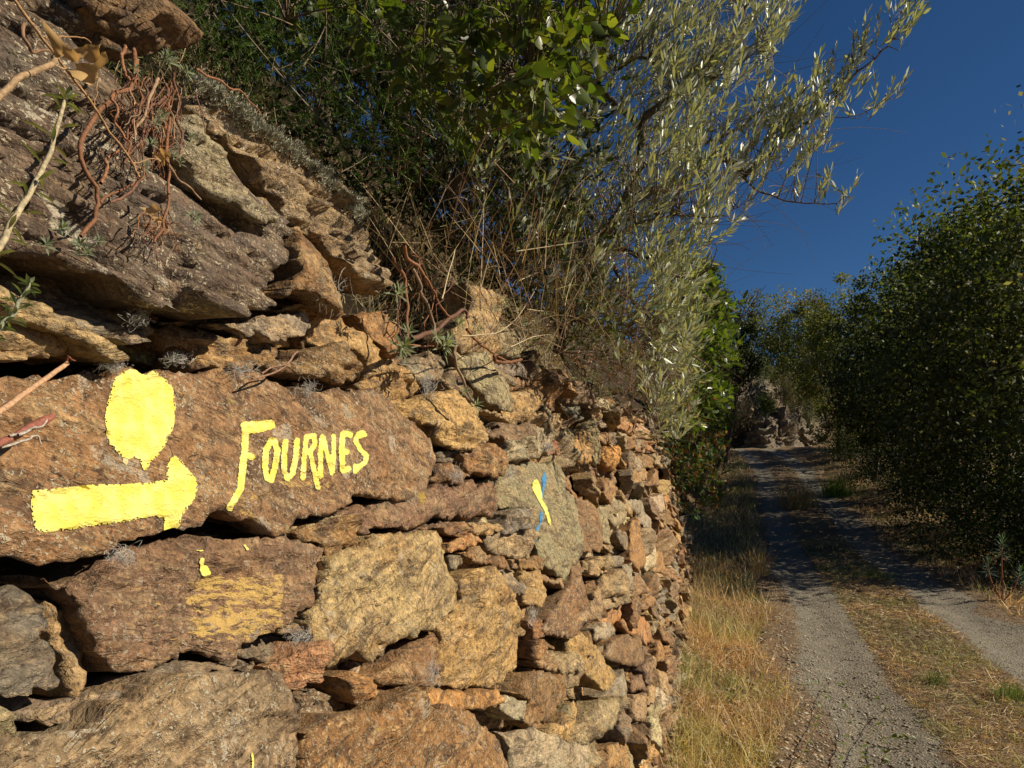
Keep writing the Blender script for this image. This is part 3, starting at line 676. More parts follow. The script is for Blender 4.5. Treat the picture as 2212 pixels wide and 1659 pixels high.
def peach_mask(W):
    # rests of an older word showing below the fresh letters
    t = W[:, 1]; X = W[:, 0] / t * F + 1106; Y = (EYE - W[:, 2]) / t * F + 1000
    a = sm(X, 512, 524) * (1 - sm(X, 556, 566)) * sm(Y, 1040, 1075) * (1 - sm(Y, 1122, 1130))
    b_ = sm(X, 590, 606) * (1 - sm(X, 725, 745)) * sm(Y, 1028, 1044) * (1 - sm(Y, 1052, 1066))
    return np.clip(a + b_, 0, 1) * .8
keyed = {}
polys_sz = []
n_traced = 0
for i, (cr, P, out, ts, tz, tint, lich, op) in enumerate(T):
    op = dict(op); key = op.pop('key', None); res = op.pop('res', None); thick = op.pop('thick', .11)
    szp = wall_sz(C(cr, P), out)
    szp[:, 0] = np.clip(szp[:, 0], -.6, 11)
    ext = szp.max(0) - szp.min(0); size = math.sqrt(ext[0] * ext[1])
    polys_sz.append(szp)
    if res is None: res = max(.0045, size / 26)
    if key == 'smear': op['smear'] = smear_mask
    if key == 'painted': op['smear'] = peach_mask
    op.setdefault('ovl', rng.uniform(.45, 1.1)); op.setdefault('lam', .0015 if key in ('painted', 'smear', 'mark', 'bottom') else (rng.uniform(.0015, .0029) if size > .13 else rng.uniform(.002, .006)))
    so = build_stone(szp, out, thick, i + 1, res, tint, wall, lich=lich, ts=ts, tz=tz, **op)
    if so is None: continue
    n_traced += 1
    if key: keyed[key] = so
    if key == 'painted': so.obj['label'] = 'big rust brown stone painted with the yellow disc, arrow and word'
    if key == 'smear': so.obj['label'] = 'dark brown stone with a worn patch of old yellow paint'
    if key == 'mark': so.obj['label'] = 'grey green upright stone with a blue and yellow painted cross mark'

# ---- the stones between and beyond the traced ones, in rough courses
def clip_half(poly, p, nrm_):
    out_ = []; n = len(poly)
    dd = [(poly[i] - p) @ nrm_ for i in range(n)]
    for i in range(n):
        j = (i + 1) % n
        if dd[i] <= 0: out_.append(poly[i])
        if (dd[i] < 0) != (dd[j] < 0) and dd[i] != dd[j]:
            out_.append(poly[i] + (poly[j] - poly[i]) * (dd[i] / (dd[i] - dd[j])))
    return out_
def wall_top(s):
    # height of the top of the wall along its length (world z)
    xs = [-1, .3, .55, .75, 1.0, 1.5, 2.2, 3.2, 4.5, 6, 8, 10.5]
    zs = [1.78, 1.78, 1.80, 1.80, 1.80, 1.83, 1.87, 1.88, 1.89, 1.95, 2.08, 2.22]
    return np.interp(s, xs, zs)
def cells(s0, s1, hmin, hmax, amin, amax, seed, zlo=-.12, sgrow=0.0):
    r = random.Random(seed); pts = []
    z = zlo
    while z < 2.3:
        h = r.uniform(hmin, hmax); s = s0 + r.uniform(0, .2)
        while s < s1:
            wd = h * r.uniform(amin, amax) * (1 + sgrow * s)
            pts.append((s + wd / 2, z + h / 2 + r.uniform(-.22, .22) * h, wd, h)); s += wd
        z += h * .93
    Pn = np.array(pts); res_ = []
    asp = Pn[:, 2].mean() / Pn[:, 3].mean() * .8
    Q = Pn[:, :2] / np.array([asp, 1])
    for i in range(len(Q)):
        if Pn[i, 1] > wall_top(Pn[i, 0]) - .01: continue
        d = Q - Q[i]; dist = np.hypot(d[:, 0], d[:, 1]); nb = np.argsort(dist)[1:14]
        hw, hh = Pn[i, 2] / asp * .8, Pn[i, 3] * .72
        poly = [Q[i] + np.array(v) for v in ((-hw, -hh), (hw * r.uniform(.8, 1), -hh * r.uniform(.8, 1)), (hw, hh * r.uniform(.7, 1)), (-hw * r.uniform(.7, 1), hh))]
        for j in nb:
            n_ = d[j] / max(dist[j], 1e-6); poly = clip_half(poly, Q[i] + d[j] * .5, n_)
            if len(poly) < 3: break
        if len(poly) < 3: continue
        poly = np.array(poly); c = poly.mean(0); poly = c + (poly - c) * .985
        poly = poly * np.array([asp, 1]); 
        # merge near-duplicate corners
        keep = [k for k in range(len(poly)) if np.hypot(*(poly[k] - poly[k - 1])) > .004]
        if len(keep) >= 3: res_.append(poly[keep])
    return res_
def covered(poly):
    c = poly.mean(0); Pm = (poly + np.roll(poly, -1, 0)) / 2; Sx = np.concatenate([[c], c + (poly - c) * .55, c + (poly - c) * .9, c + (Pm - c) * .45, c + (Pm - c) * .85])
    hit = np.zeros(len(Sx), bool)
    for q in polys_sz:
        mn = q.min(0); mx = q.max(0)
        if (mx < Sx.min(0)).any() or (mn > Sx.max(0)).any(): continue
        hit |= inpoly(Sx, q)
        if (q is polys_sz[0]) and inpoly(Sx, q).mean() > .1: return 1.0
    return hit.mean()
tints = ['rust', 'brown', 'tan', 'ochre', 'green', 'grey', 'dark', 'rust', 'purple', 'brown', 'slate', 'tan', 'ochre', 'green', 'orange', 'light']
cand = []
for poly in cells(-.6, 2.3, .028, .11, 1.6, 4.6, 11, sgrow=.05) + cells(2.3, 10.6, .05, .19, 1.1, 3.0, 17, sgrow=.03):
    cv = covered(poly)
    if cv < .34: cand.append((poly, rng.uniform(-.045, .055), 'f'))
    elif cv < .8: cand.append((poly, rng.uniform(-.085, -.05), 'b'))
for poly in cells(-.6, 10.6, .03, .08, 2.5, 6.0, 23, sgrow=.1):
    if covered(poly) < .93: cand.append((poly, rng.uniform(-.115, -.07), 'b'))
# capstones: bigger plates standing proud along the top edge
r_ = random.Random(5)
s = 1.6
while s < 10.4:
    wd = r_.uniform(.16, .42); h = r_.uniform(.04, .10); z = wall_top(s) - .02 + r_.uniform(-.02, .04)
    sl = r_.uniform(-.25, .15)
    poly = np.array([(s, z + sl * .1), (s + wd, z - sl * .1), (s + wd * r_.uniform(.8, 1), z + h - sl * .2), (s + wd * .4, z + h * 1.1), (s + .01, z + h * .8)])
    if covered(poly) < .4: cand.append((poly, r_.uniform(.0, .05), 'f'))
    s += wd * r_.uniform(.8, 1.15)
def shown(poly, out):
    c = poly.mean(0); W = wp(np.array([c[0]]), np.array([c[1]]), np.array([out]))[0]
    if W[1] < .2: return -1
    X = W[0] / W[1] * F + 1106; Y = (EYE - W[2]) / W[1] * F + 1000
    if X < -60 or Y > 1900: return -1
    q0 = -(D0) + BETA * (EYE - c[1])
    ext = poly.max(0) - poly.min(0)
    return ext[0] * ext[1] * (-q0 + .02) / (W[1] ** 2 + W[0] ** 2) ** 1.5
sc_ = [(shown(p, o) * (1 if k == 'f' else .35), p, o, k) for p, o, k in cand]
sc_ = [x for x in sc_ if x[0] > 0]; sc_.sort(key=lambda x: -x[0])
n_ind = max(0, 292 - n_traced)
rest = []
for j, (a, poly, out, k) in enumerate(sc_):
    ext = poly.max(0) - poly.min(0); size = math.sqrt(ext[0] * ext[1])
    W = wp(np.array([poly[:, 0].mean()]), np.array([poly[:, 1].mean()]), np.array([out]))[0]
    dist = float(np.hypot(W[0], W[1]))
    res = max(.005, size / 16, dist * .0022)
    if k == 'b': res = max(res, size / 9)
    kw = dict(lich=rng.uniform(.1, .6), rough=rng.uniform(.8, 2.0), ts=rng.uniform(-.40, .40), tz=rng.uniform(-.45, .45), flake=rng.uniform(.8, 2.6), lam=rng.choice([.004, .008, .012]), ovl=rng.uniform(.25, 1.1))
    t_ = tints[rng.integers(len(tints))]
    if j < n_ind:
        build_stone(poly, out, .10, 500 + j, res, t_, wall, **kw)
    else:
        so = build_stone(poly, out, .08, 500 + j, res, t_, 'raw', **kw)
        if so is not None: rest.append(so)
print('stones', n_traced, min(n_ind, len(sc_)), len(rest))
if rest:
    off = 0; Vs, F3, F4, at = [], [], [], {}
    for so in rest:
        Vs.append(so.V); F3.append(so.F[0] + off); F4.append(so.F[1] + off); off += len(so.V)
        for kk, v in so.at.items(): at.setdefault(kk, []).append(v)
    o = mesh_obj('small_stones', np.concatenate(Vs), [np.concatenate(F3), np.concatenate(F4)], M['stone'], wall, {k: np.concatenate(v) for k, v in at.items()})
    tag(o, kind='stuff')

# ---- painted marks, draped on the stones they are painted on
def sdf_poly(P, poly):
    poly = np.asarray(poly, float); d = segdist(P, poly, np.roll(poly, -1, 0))
    return np.where(inpoly(P, poly), -d, d)
def sdf_strokes(P, strokes):
    best = np.full(len(P), 1e9)
    for pts, r in strokes:
        pts = np.asarray(pts, float); best = np.minimum(best, segdist(P, pts[:-1], pts[1:]) - r)
    return best
def paint(name, so, sdf, box, mat, step=1.4, jag=1.7, seed=0, lift=.0006, label=None):
    x0, y0, x1, y1 = box
    nx, ny = int((x1 - x0) / step) + 2, int((y1 - y0) / step) + 2
    gx = x0 + np.arange(nx) * step; gy = y0 + np.arange(ny) * step
    G = np.stack(np.meshgrid(gx, gy, indexing='ij'), -1).reshape(-1, 2)
    q = np.c_[G, np.zeros(len(G))]
    d = sdf(G) + jag * (fbm(q / 9, 3, seed) * .8 + fbm(q / 3.2, 2, seed + 4) * 1.1)
    hn = fbm(q / 3.6, 2, seed + 14); d = np.where((hn > .42) & (d > -4) & (jag > 1.6), 1.0, d)
    tree = bvh_of(so)
    cell = (d < 0).reshape(nx, ny)
    idx = -np.ones((nx, ny), int); V = []; sel = np.argwhere(cell)
    need = np.zeros((nx, ny), bool)
    c4 = cell[:-1, :-1] & cell[1:, :-1] & cell[:-1, 1:] & cell[1:, 1:]
    need[:-1, :-1] |= c4; need[1:, :-1] |= c4; need[:-1, 1:] |= c4; need[1:, 1:] |= c4
    o0 = Vector((0, 0, EYE))
    for ix, iy in np.argwhere(need):
        g = G[ix * ny + iy]; dr = Vector(px(g[0], g[1], 1.0)) - o0; dr.normalize()
        loc, nrml, fi, dist = tree.ray_cast(o0, dr)
        if loc is None: continue
        # thickest in the middle of the stroke
        up = lift + .0004 * min(1.0, max(0.0, -d[ix * ny + iy] / 6))
        idx[ix, iy] = len(V); V.append(loc + Vector(NN) * up)
    Q = []
    for ix, iy in np.argwhere(c4):
        a, b_, c_, d_ = idx[ix, iy], idx[ix, iy + 1], idx[ix + 1, iy + 1], idx[ix + 1, iy]
        if min(a, b_, c_, d_) >= 0: Q.append((a, b_, c_, d_))
    if not Q: return
    o = mesh_obj(name, np.array([tuple(v) for v in V]), np.array(Q), mat, so.obj, smooth=True)
    if label: o['label'] = label
    return o
ps = keyed['painted']
disc = C('M', [(1010,95),(1130,120),(1230,200),(1300,280),(1320,420),(1310,600),(1260,700),(1220,800),(1160,870),(1100,920),(1080,985),(1040,985),(1010,900),(960,880),(915,890),(860,870),(830,840),(770,780),(725,690),(715,520),(730,400),(770,300),(800,190),(880,130)])
arrow = C('M', [(90,1150),(300,1130),(560,1100),(850,1095),(1100,1080),(1240,1060),(1240,950),(1270,880),(1310,850),(1360,880),(1420,960),(1500,1060),(1510,1130),(1480,1230),(1420,1310),(1370,1380),(1360,1440),(1300,1540),(1230,1580),(1180,1560),(1210,1500),(1220,1410),(1150,1370),(900,1420),(600,1460),(300,1510),(180,1510),(110,1470),(85,1300)])
def pbox(P, m=8):
    P = np.asarray(P); return (*(P.min(0) - m), *(P.max(0) + m))
paint('painted_disc', ps, lambda G: sdf_poly(G, disc), pbox(disc), M['yellow_paint'], seed=1, lift=.0009)
paint('painted_arrow', ps, lambda G: sdf_poly(G, arrow), pbox(arrow), M['yellow_paint'], seed=2, lift=.0009)
blob = C('M', [(875,870),(915,880),(925,915),(905,945),(860,910)])
paint('paint_drip', ps, lambda G: sdf_poly(G, blob), pbox(blob), M['pale_paint'], seed=9, jag=1)
LET = {
 'f': [([(425,215),(600,200),(790,180)], 50), ([(440,290),(620,270),(800,215)], 42), ([(440,200),(430,560)], 50), ([(430,560),(390,880)], 50), ([(390,880),(375,1080)], 48), ([(370,1080),(225,1330)], 47), ([(450,610),(530,640)], 46)],
 'o': [([(790,405),(715,560),(705,760),(735,920),(790,950),(840,780),(875,560),(840,420),(790,405)], 43)],
 'u': [([(985,430),(965,650),(970,840),(1015,925),(1080,870),(1120,650),(1145,420)], 42)],
 'r': [([(1262,400),(1240,650),(1225,920)], 37), ([(1265,365),(1375,350),(1380,480),(1290,580)], 38), ([(1320,590),(1370,800),(1425,1050)], 36)],
 'n': [([(1480,370),(1462,600),(1458,900)], 36), ([(1495,380),(1565,640),(1620,850)], 36), ([(1640,355),(1640,600),(1622,850)], 34)],
 'e': [([(1765,330),(1750,560),(1765,820)], 42), ([(1780,320),(1860,335)], 45), ([(1770,560),(1820,575)], 38), ([(1775,820),(1835,800)], 45)],
 's': [([(2060,340),(1965,350),(1940,420),(2000,530),(2090,630),(2060,720),(1950,800)], 37), ([(2040,310),(1980,330)], 40), ([(1935,760),(1935,840)], 34)]}
for k, st_ in LET.items():
    st2 = [(C('L', p), r * .1588 * 1.08) for p, r in st_]
    allp = np.concatenate([p for p, _ in st2])
    paint('painted_letter', ps, (lambda G, s2=st2: sdf_strokes(G, s2)), pbox(allp, 14), M['yellow_paint'], step=1.1, jag=1.5, seed=ord(k), lift=.0009,
          label='yellow painted capital ' + k.upper())
mk = keyed['mark']
ky = C('K', [(530,370),(575,350),(610,430),(640,560),(640,620),(690,700),(735,830),(740,950),(700,880),(660,760),(600,650),(560,570),(515,490),(510,410)])
kb1 = C('K', [(665,255),(695,340),(680,430),(655,520),(645,605),(632,600),(635,420),(632,350)])
kb2 = C('K', [(625,715),(650,790),(635,880),(600,960),(580,1030),(582,1130),(560,1130),(540,1040),(560,950),(600,910),(605,800)])
paint('painted_stroke', mk, lambda G: sdf_poly(G, ky), pbox(ky), M['yellow_paint'], step=.9, jag=1.0, seed=31, lift=.0022, label='yellow painted slanting stroke')
paint('painted_stroke', mk, lambda G: sdf_poly(G, kb1), pbox(kb1), M['blue_paint'], step=.9, jag=1.0, seed=32, lift=.0016, label='blue painted stroke, upper piece')
paint('painted_stroke', mk, lambda G: sdf_poly(G, kb2), pbox(kb2), M['blue_paint'], step=.9, jag=1.0, seed=33, lift=.0016, label='blue painted stroke, lower piece')
sm_ = keyed['smear']
drip = [(C('g', [(1300,308),(1302,352),(1322,385),(1318,400)]), 5.0), (C('g', [(1318,372),(1328,395)]), 10.0)]
paint('paint_drip', sm_, lambda G: sdf_strokes(G, drip), (415, 1195, 465, 1260), M['yellow_paint'], step=1.0, jag=1.4, seed=41, lift=.0016)
d2 = [(C('g', [(1268,248),(1305,250)]), 2.0)]
paint('paint_drip', sm_, lambda G: sdf_strokes(G, d2), (415, 1180, 445, 1198), M['yellow_paint'], step=.8, jag=1.2, seed=42, lift=.0016)
d3 = [(C('g', [(1580,215),(1596,240)]), 2.4)]
paint('paint_drip', sm_, lambda G: sdf_strokes(G, d3), (518, 1170, 545, 1192), M['yellow_paint'], step=.8, jag=1.2, seed=43, lift=.0016)
paint('paint_drip', keyed['bottom'], lambda G: sdf_strokes(G, [(C('g', [(1625,1565),(1632,1610),(1625,1700)]), 2.6)]), (532, 1620, 552, 1680), M['yellow_paint'], step=1.0, jag=1.0, seed=47, lift=.0016)

# ------------------------------------------------------------------ ground, track, sky side
def graded(lo, hi, fine_lo, fine_hi, step, grow=1.13):
    a = list(np.arange(fine_lo, fine_hi + 1e-6, step))
    x, d = fine_hi, step
    while x < hi: d *= grow; x += d; a.append(x)
    x, d = fine_lo, step; pre = []
    while x > lo: d *= grow; x -= d; pre.append(x)
    return np.array(pre[::-1] + a)
def sheet(name, ss, qs, zf, mat, attrs=None):
    Sg, Qg = np.meshgrid(ss, qs, indexing='ij'); s_, q_ = Sg.ravel(), Qg.ravel()
    X, Y = sq(s_, q_); V = np.stack([X, Y, zf(X, Y, s_, q_)], 1)
    n, m = len(ss), len(qs); i = np.arange(n * m).reshape(n, m)
    Fq = np.stack([i[:-1, :-1].ravel(), i[:-1, 1:].ravel(), i[1:, 1:].ravel(), i[1:, :-1].ravel()], 1)[:, ::-1]
    at = {k: f(s_, q_) for k, f in (attrs or {}).items()}
    o = mesh_obj(name, V, Fq, mat, None, at, smooth=True, origin=(0, 0, 0)); tag(o, kind='structure'); return o
gs = graded(-12, 900, -1.5, 14, .09, 1.06); gq = graded(-700, 700, -2.5, 4.5, .07, 1.08)
g_ = sheet('ground', gs, gq, lambda X, Y, s_, q_: ground_z(X, Y), M['ground'])
# humus on the terrace behind the wall
g_.data.materials.append(M['humus'])
pc = np.zeros(len(g_.data.polygons) * 3); g_.data.polygons.foreach_get('center', pc); pc = pc.reshape(-1, 3)
qq = pc[:, 0] * CT - pc[:, 1] * ST
mi = ((qq < -.5)).astype(np.int32); g_.data.polygons.foreach_set('material_index', mi)

ts_ = graded(-3, 60, -1, 14, .05, 1.05)
tq = np.linspace(-1.42, 1.42, 72)
Sg, Qg = np.meshgrid(ts_, tq, indexing='ij'); s_, q_ = Sg.ravel(), Qg.ravel()
wob = 1 + .10 * vnoise(np.stack([s_ * 1.1, np.sign(q_) * 3, s_ * 0], 1), 4)
X, Y = sq(s_, road_c(s_) + q_ * wob)
edge_ = np.abs(q_) / 1.42
V = np.stack([X, Y, ground_z(X, Y) + .018 - .06 * sm(edge_, .93, 1.0) + .006 * fbm(np.stack([X * 14, Y * 14, X * 0], 1), 3, 6)], 1)
n, m = len(ts_), len(tq); ii = np.arange(n * m).reshape(n, m)
Fq = np.stack([ii[:-1, :-1].ravel(), ii[1:, :-1].ravel(), ii[1:, 1:].ravel(), ii[:-1, 1:].ravel()], 1)
rut = np.exp(-((q_ + .72) / .30) ** 4) + np.exp(-((q_ - .72) / .30) ** 4)
tr = mesh_obj('dirt_track', V, Fq, M['track'], None, {'rut': rut}, smooth=True, origin=(0, 0, 0)); tag(tr, kind='structure')

# ------------------------------------------------------------------ thin things: tubes, leaves, blades
def tubes(polys, radii, cols, sides=5):
    """polys: list of (n,3); radii: list of (n,) ; cols list of (3,)"""
    Vs, Fs, Cs = [], [], []; off = 0
    an = np.arange(sides) * 2 * math.pi / sides
    for P, r, c in zip(polys, radii, cols):
        P = np.asarray(P, float); n = len(P); r = np.asarray(r, float) * np.ones(n)
        T_ = nrm(np.gradient(P, axis=0)); ref = np.array([0, 0, 1.0]) if abs(T_[:, 2]).mean() < .85 else np.array([1.0, 0, 0])
        A = nrm(np.cross(T_, ref)); B = np.cross(T_, A)
        ring = P[:, None] + r[:, None, None] * (A[:, None] * np.cos(an)[None, :, None] + B[:, None] * np.sin(an)[None, :, None])
        Vs.append(ring.reshape(-1, 3)); i = off + np.arange(n * sides).reshape(n, sides)
        Fs.append(np.stack([i[:-1], np.roll(i[:-1], -1, 1), np.roll(i[1:], -1, 1), i[1:]], -1).reshape(-1, 4))
        Cs.append(np.tile(c, (n * sides, 1))); off += n * sides
    return np.concatenate(Vs), np.concatenate(Fs), np.concatenate(Cs)
def tube_obj(name, polys, radii, cols, mat, parent=None, sides=5):
    V, Fc, Cc = tubes(polys, radii, cols, sides)
    return mesh_obj(name, V, Fc, mat, parent, {'col': Cc}, smooth=True)
def smooth_path(P, n=24, wig=0.0, seed=0):
    P = np.asarray(P, float); k = len(P); t = np.linspace(0, k - 1, n); out = np.zeros((n, 3))
    for j in range(n):
        i = min(int(t[j]), k - 2); u = t[j] - i
        p0, p1, p2, p3 = P[max(i - 1, 0)], P[i], P[i + 1], P[min(i + 2, k - 1)]
        out[j] = .5 * ((2 * p1) + (-p0 + p2) * u + (2 * p0 - 5 * p1 + 4 * p2 - p3) * u * u + (-p0 + 3 * p1 - 3 * p2 + p3) * u ** 3)
    if wig:
        L = np.linalg.norm(np.diff(out, axis=0), axis=1).sum()
        for a in range(3): out[:, a] += wig * fbm(np.stack([t * 1.7, t * 0 + seed, t * 0 + a * 9], 1), 3, seed)
    return out
LANCE = [(0, 0), (.3, .8), (.62, 1.0), (1, 0)]
OVAL = [(0, 0), (.18, .75), (.5, 1.0), (.82, .7), (1, 0)]
LOBED = [(0, 0), (.15, .35), (.28, .9), (.38, .5), (.55, 1.0), (.66, .55), (.8, .75), (1, 0)]
DIAM = [(0, 0), (.5, 1.0), (1, 0)]
def leaf_arrays(P, D, N_, L, Wd, prof, droop=.15, cup=.15):
    n = len(P); D = nrm(D); Sd = nrm(np.cross(D, N_)); N2 = np.cross(Sd, D)
    L = np.asarray(L) * np.ones(n); Wd = np.asarray(Wd) * np.ones(n)
    cols = []; rows = []
    for t, wv in prof:
        c = P + D * (L * t)[:, None] - N2 * (droop * L * t * t)[:, None]
        if wv == 0: rows.append([c])
        else:
            e = Sd * (Wd * wv * .5)[:, None]; up = N2 * (Wd * wv * cup)[:, None]
            rows.append([c - e + up, c, c + e + up] if cup else [c - e, c + e])
    V = np.concatenate([np.stack([v for r in rows for v in r], 1)], 0)   # (n, k, 3)
    k = V.shape[1]; F3, F4 = [], []; pos = 0; prev = None
    for r in rows:
        ids = list(range(pos, pos + len(r))); pos += len(r)
        if prev is not None:
            if len(prev) == 1:
                for a, b_ in zip(ids[:-1], ids[1:]): F3.append((prev[0], a, b_))
            elif len(ids) == 1:
                for a, b_ in zip(prev[:-1], prev[1:]): F3.append((a, ids[0], b_))
            else:
                for a, b_, c_, d_ in zip(prev[:-1], prev[1:], ids[1:], ids[:-1]): F4.append((a, d_, c_, b_))
        prev = ids
    o = (np.arange(n) * k)[:, None, None]
    f3 = (np.array(F3, int)[None] + o).reshape(-1, 3) if F3 else np.zeros((0, 3), int)
    f4 = (np.array(F4, int)[None] + o).reshape(-1, 4) if F4 else np.zeros((0, 4), int)
    return V, f3, f4, k
def leaves_obj(name, P, D, N_, L, Wd, Cc, prof, mat, parent=None, split=0, part_name='leaf', droop=.15, cup=.15, stuff=True, seen_only=True):
    """one mesh of leaves; the `split` leaves that show largest become parts of their own"""
    P = np.asarray(P); n = len(P); L = np.asarray(L) * np.ones(n); Wd = np.asarray(Wd) * np.ones(n)
    V, f3, f4, k = leaf_arrays(P, D, N_, L, Wd, prof, droop, cup)
    keep = np.ones(n, bool)
    if split:
        X = P[:, 0] / P[:, 1] * F + 1106; Y = (EYE - P[:, 2]) / P[:, 1] * F + 1000
        vis = (X > 5) & (X < 2200) & (Y > 5) & (Y < 1650) & (P[:, 1] > .1)
        fac = np.abs((nrm(N_) * nrm(P - np.array([0, 0, EYE]))).sum(1)) + .25
        score = np.where(vis, L * Wd * fac / P[:, 1] ** 2.6, -1)
        top = np.argsort(-score)[:split]; top = top[score[top] > 0]
        keep[top] = False
        kf3 = len(f3) // n; kf4 = len(f4) // n
        for i in top:
            mesh_obj(part_name, V[i], [f3[i * kf3:(i + 1) * kf3] - i * k, f4[i * kf4:(i + 1) * kf4] - i * k], mat, parent, {'col': np.tile(Cc[i], (k, 1))}, smooth=False)
    if keep.any():
        idk = np.where(keep)[0]; kf3 = len(f3) // n; kf4 = len(f4) // n
        V2 = V[idk].reshape(-1, 3); remap = np.zeros(n, int); remap[idk] = np.arange(len(idk))
        g3 = f3.reshape(n, kf3, 3)[idk] + ((remap[idk] - idk) * k)[:, None, None] if kf3 else np.zeros((0, 3), int)
        g4 = f4.reshape(n, kf4, 4)[idk] + ((remap[idk] - idk) * k)[:, None, None] if kf4 else np.zeros((0, 4), int)
        o = mesh_obj(name, V2, [g3.reshape(-1, 3), g4.reshape(-1, 4)], mat, parent, {'col': np.repeat(Cc[idk], k, 0)})
        if stuff: tag(o, kind='stuff')
        return o
def colvar(base, n, v=.25, alt=None, p=0.0):
    c = np.array(base)[None] * rng.uniform(1 - v, 1 + v, (n, 1)) * (1 + rng.uniform(-.08, .08, (n, 3)))
    if alt is not None:
        m = rng.random(n) < p; c[m] = np.array(alt)[None] * rng.uniform(1 - v, 1 + v, (m.sum(), 1))
    return c
def sample_poly(poly, n):
    poly = np.asarray(poly, float); mn, mx = poly.min(0), poly.max(0); out = []
    tot = 0
    while tot < n:
        p = rng.uniform(mn, mx, (n * 2, 2)); p = p[inpoly(p, poly)]; out.append(p); tot += len(p)
    return np.concatenate(out)[:n]
def sprigs(base, dirs, length, nleaf, lL, lW, spread=.6, up=None, sag=.0, phyllo=True):
    """leafy shoots: returns stem polylines and leaf arrays"""
    n = len(base); dirs = nrm(dirs); length = np.asarray(length) * np.ones(n)
    ref = rand_dirs(n); A = nrm(np.cross(dirs, ref)); B = np.cross(dirs, A)
    stems = []
    ts = np.linspace(0, 1, 4)
    bend = rand_dirs(n) * .18
    def pos(t): return base + dirs * (length * t)[:, None] + bend * (length * t * t)[:, None] + np.array([0, 0, -1.0]) * (sag * length * t * t)[:, None]
    st = np.stack([pos(np.full(n, t)) for t in ts], 1)
    P, D_, N_ = [], [], []
    for j in range(nleaf):
        t = (j + .6) / nleaf; t = np.clip(t + rng.uniform(-.05, .05, n), 0.05, 1)
        ph = (j * math.pi if phyllo else j * 2.4) + rng.uniform(-.5, .5, n) + (j // 2) * 1.57
        rad = A * np.cos(ph)[:, None] + B * np.sin(ph)[:, None]
        P.append(pos(t)); d = nrm(dirs + rad * (spread * (1.15 - t * .5))[:, None] if not np.isscalar(spread) else dirs + rad * (spread * (1.2 - t * .6))[:, None])
        D_.append(d); N_.append(nrm(np.cross(d, np.cross(rad, d))) + rand_dirs(n) * .25)
    P, D_, N_ = np.concatenate(P), np.concatenate(D_), np.concatenate(N_)
    m = len(P)
    return st, P, D_, N_, np.asarray(rng.uniform(.7, 1.15, m)) * lL, np.asarray(rng.uniform(.75, 1.15, m)) * lW
def stems_obj(name, st, r0, r1, col, mat, parent=None, sides=3, kind=None):
    n, k, _ = st.shape; an = np.arange(sides) * 2 * math.pi / sides
    T_ = nrm(np.gradient(st, axis=1)); ref = np.array([.31, .27, .91]); A = nrm(np.cross(T_, ref)); B = np.cross(T_, A)
    r = np.linspace(r0, r1, k)[None, :, None, None]
    ring = st[:, :, None] + r * (A[:, :, None] * np.cos(an)[:, None] + B[:, :, None] * np.sin(an)[:, None])
    V = ring.reshape(-1, 3); i = np.arange(n * k * sides).reshape(n, k, sides)
    Fq = np.stack([i[:, :-1], np.roll(i[:, :-1], -1, 2), np.roll(i[:, 1:], -1, 2), i[:, 1:]], -1).reshape(-1, 4)
    Cc = np.repeat(colvar(col, n, .3), k * sides, 0)
    o = mesh_obj(name, V, Fq, mat, parent, {'col': Cc}, smooth=True)
    if kind: tag(o, kind=kind)
    return o
def twig_to(P, anchors, n=5, sag=.0):
    """curved twigs from the nearest anchor point to each P"""
    d = np.linalg.norm(P[:, None] - anchors[None], axis=2) if len(P) * len(anchors) < 4e6 else None
    j = d.argmin(1); A = anchors[j]; t = np.linspace(0, 1, n)[None, :, None]
    mid = rand_dirs(len(P)) * (np.linalg.norm(P - A, axis=1) * .12)[:, None]
    mid[:, 2] += np.linalg.norm(P - A, axis=1) * sag
    return A[:, None] * (1 - t) + P[:, None] * t + mid[:, None] * (4 * t * (1 - t))
def blades(name, P, D_, L, Wd, Cc, mat, bend=.5, seg=3, parent=None, kind='stuff'):
    n = len(P); D_ = nrm(D_); side = nrm(np.cross(D_, rand_dirs(n))); L = np.asarray(L) * np.ones(n); Wd = np.asarray(Wd) * np.ones(n)
    bd = nrm(rng.normal(size=(n, 3)) * np.array([1, 1, .25]) + np.array([0, 0, -.35])) * np.asarray(bend).reshape(-1, 1) * rng.uniform(.3, 1.3, (n, 1))
    rows = []
    for k in range(seg + 1):
        t = k / seg; c = P + D_ * (L * t)[:, None] + bd * (L * t * t)[:, None] * .6
        if k == seg: rows.append(c[:, None])
        else:
            e = side * (Wd * (1 - .55 * t) * .5)[:, None]; rows.append(np.stack([c - e, c + e], 1))
    V = np.concatenate(rows, 1); kk = V.shape[1]; o = (np.arange(n) * kk)[:, None]
    F4 = [np.stack([o[:, 0] + 2 * k, o[:, 0] + 2 * k + 1, o[:, 0] + 2 * k + 3, o[:, 0] + 2 * k + 2], 1) for k in range(seg - 1)]
    F3 = np.stack([o[:, 0] + 2 * seg - 2, o[:, 0] + 2 * seg - 1, o[:, 0] + 2 * seg], 1)
    ob = mesh_obj(name, V.reshape(-1, 3), [np.concatenate(F4), F3] if F4 else [F3], mat, parent, {'col': np.repeat(Cc, kk, 0)})
    if kind: tag(ob, kind=kind)
    return ob

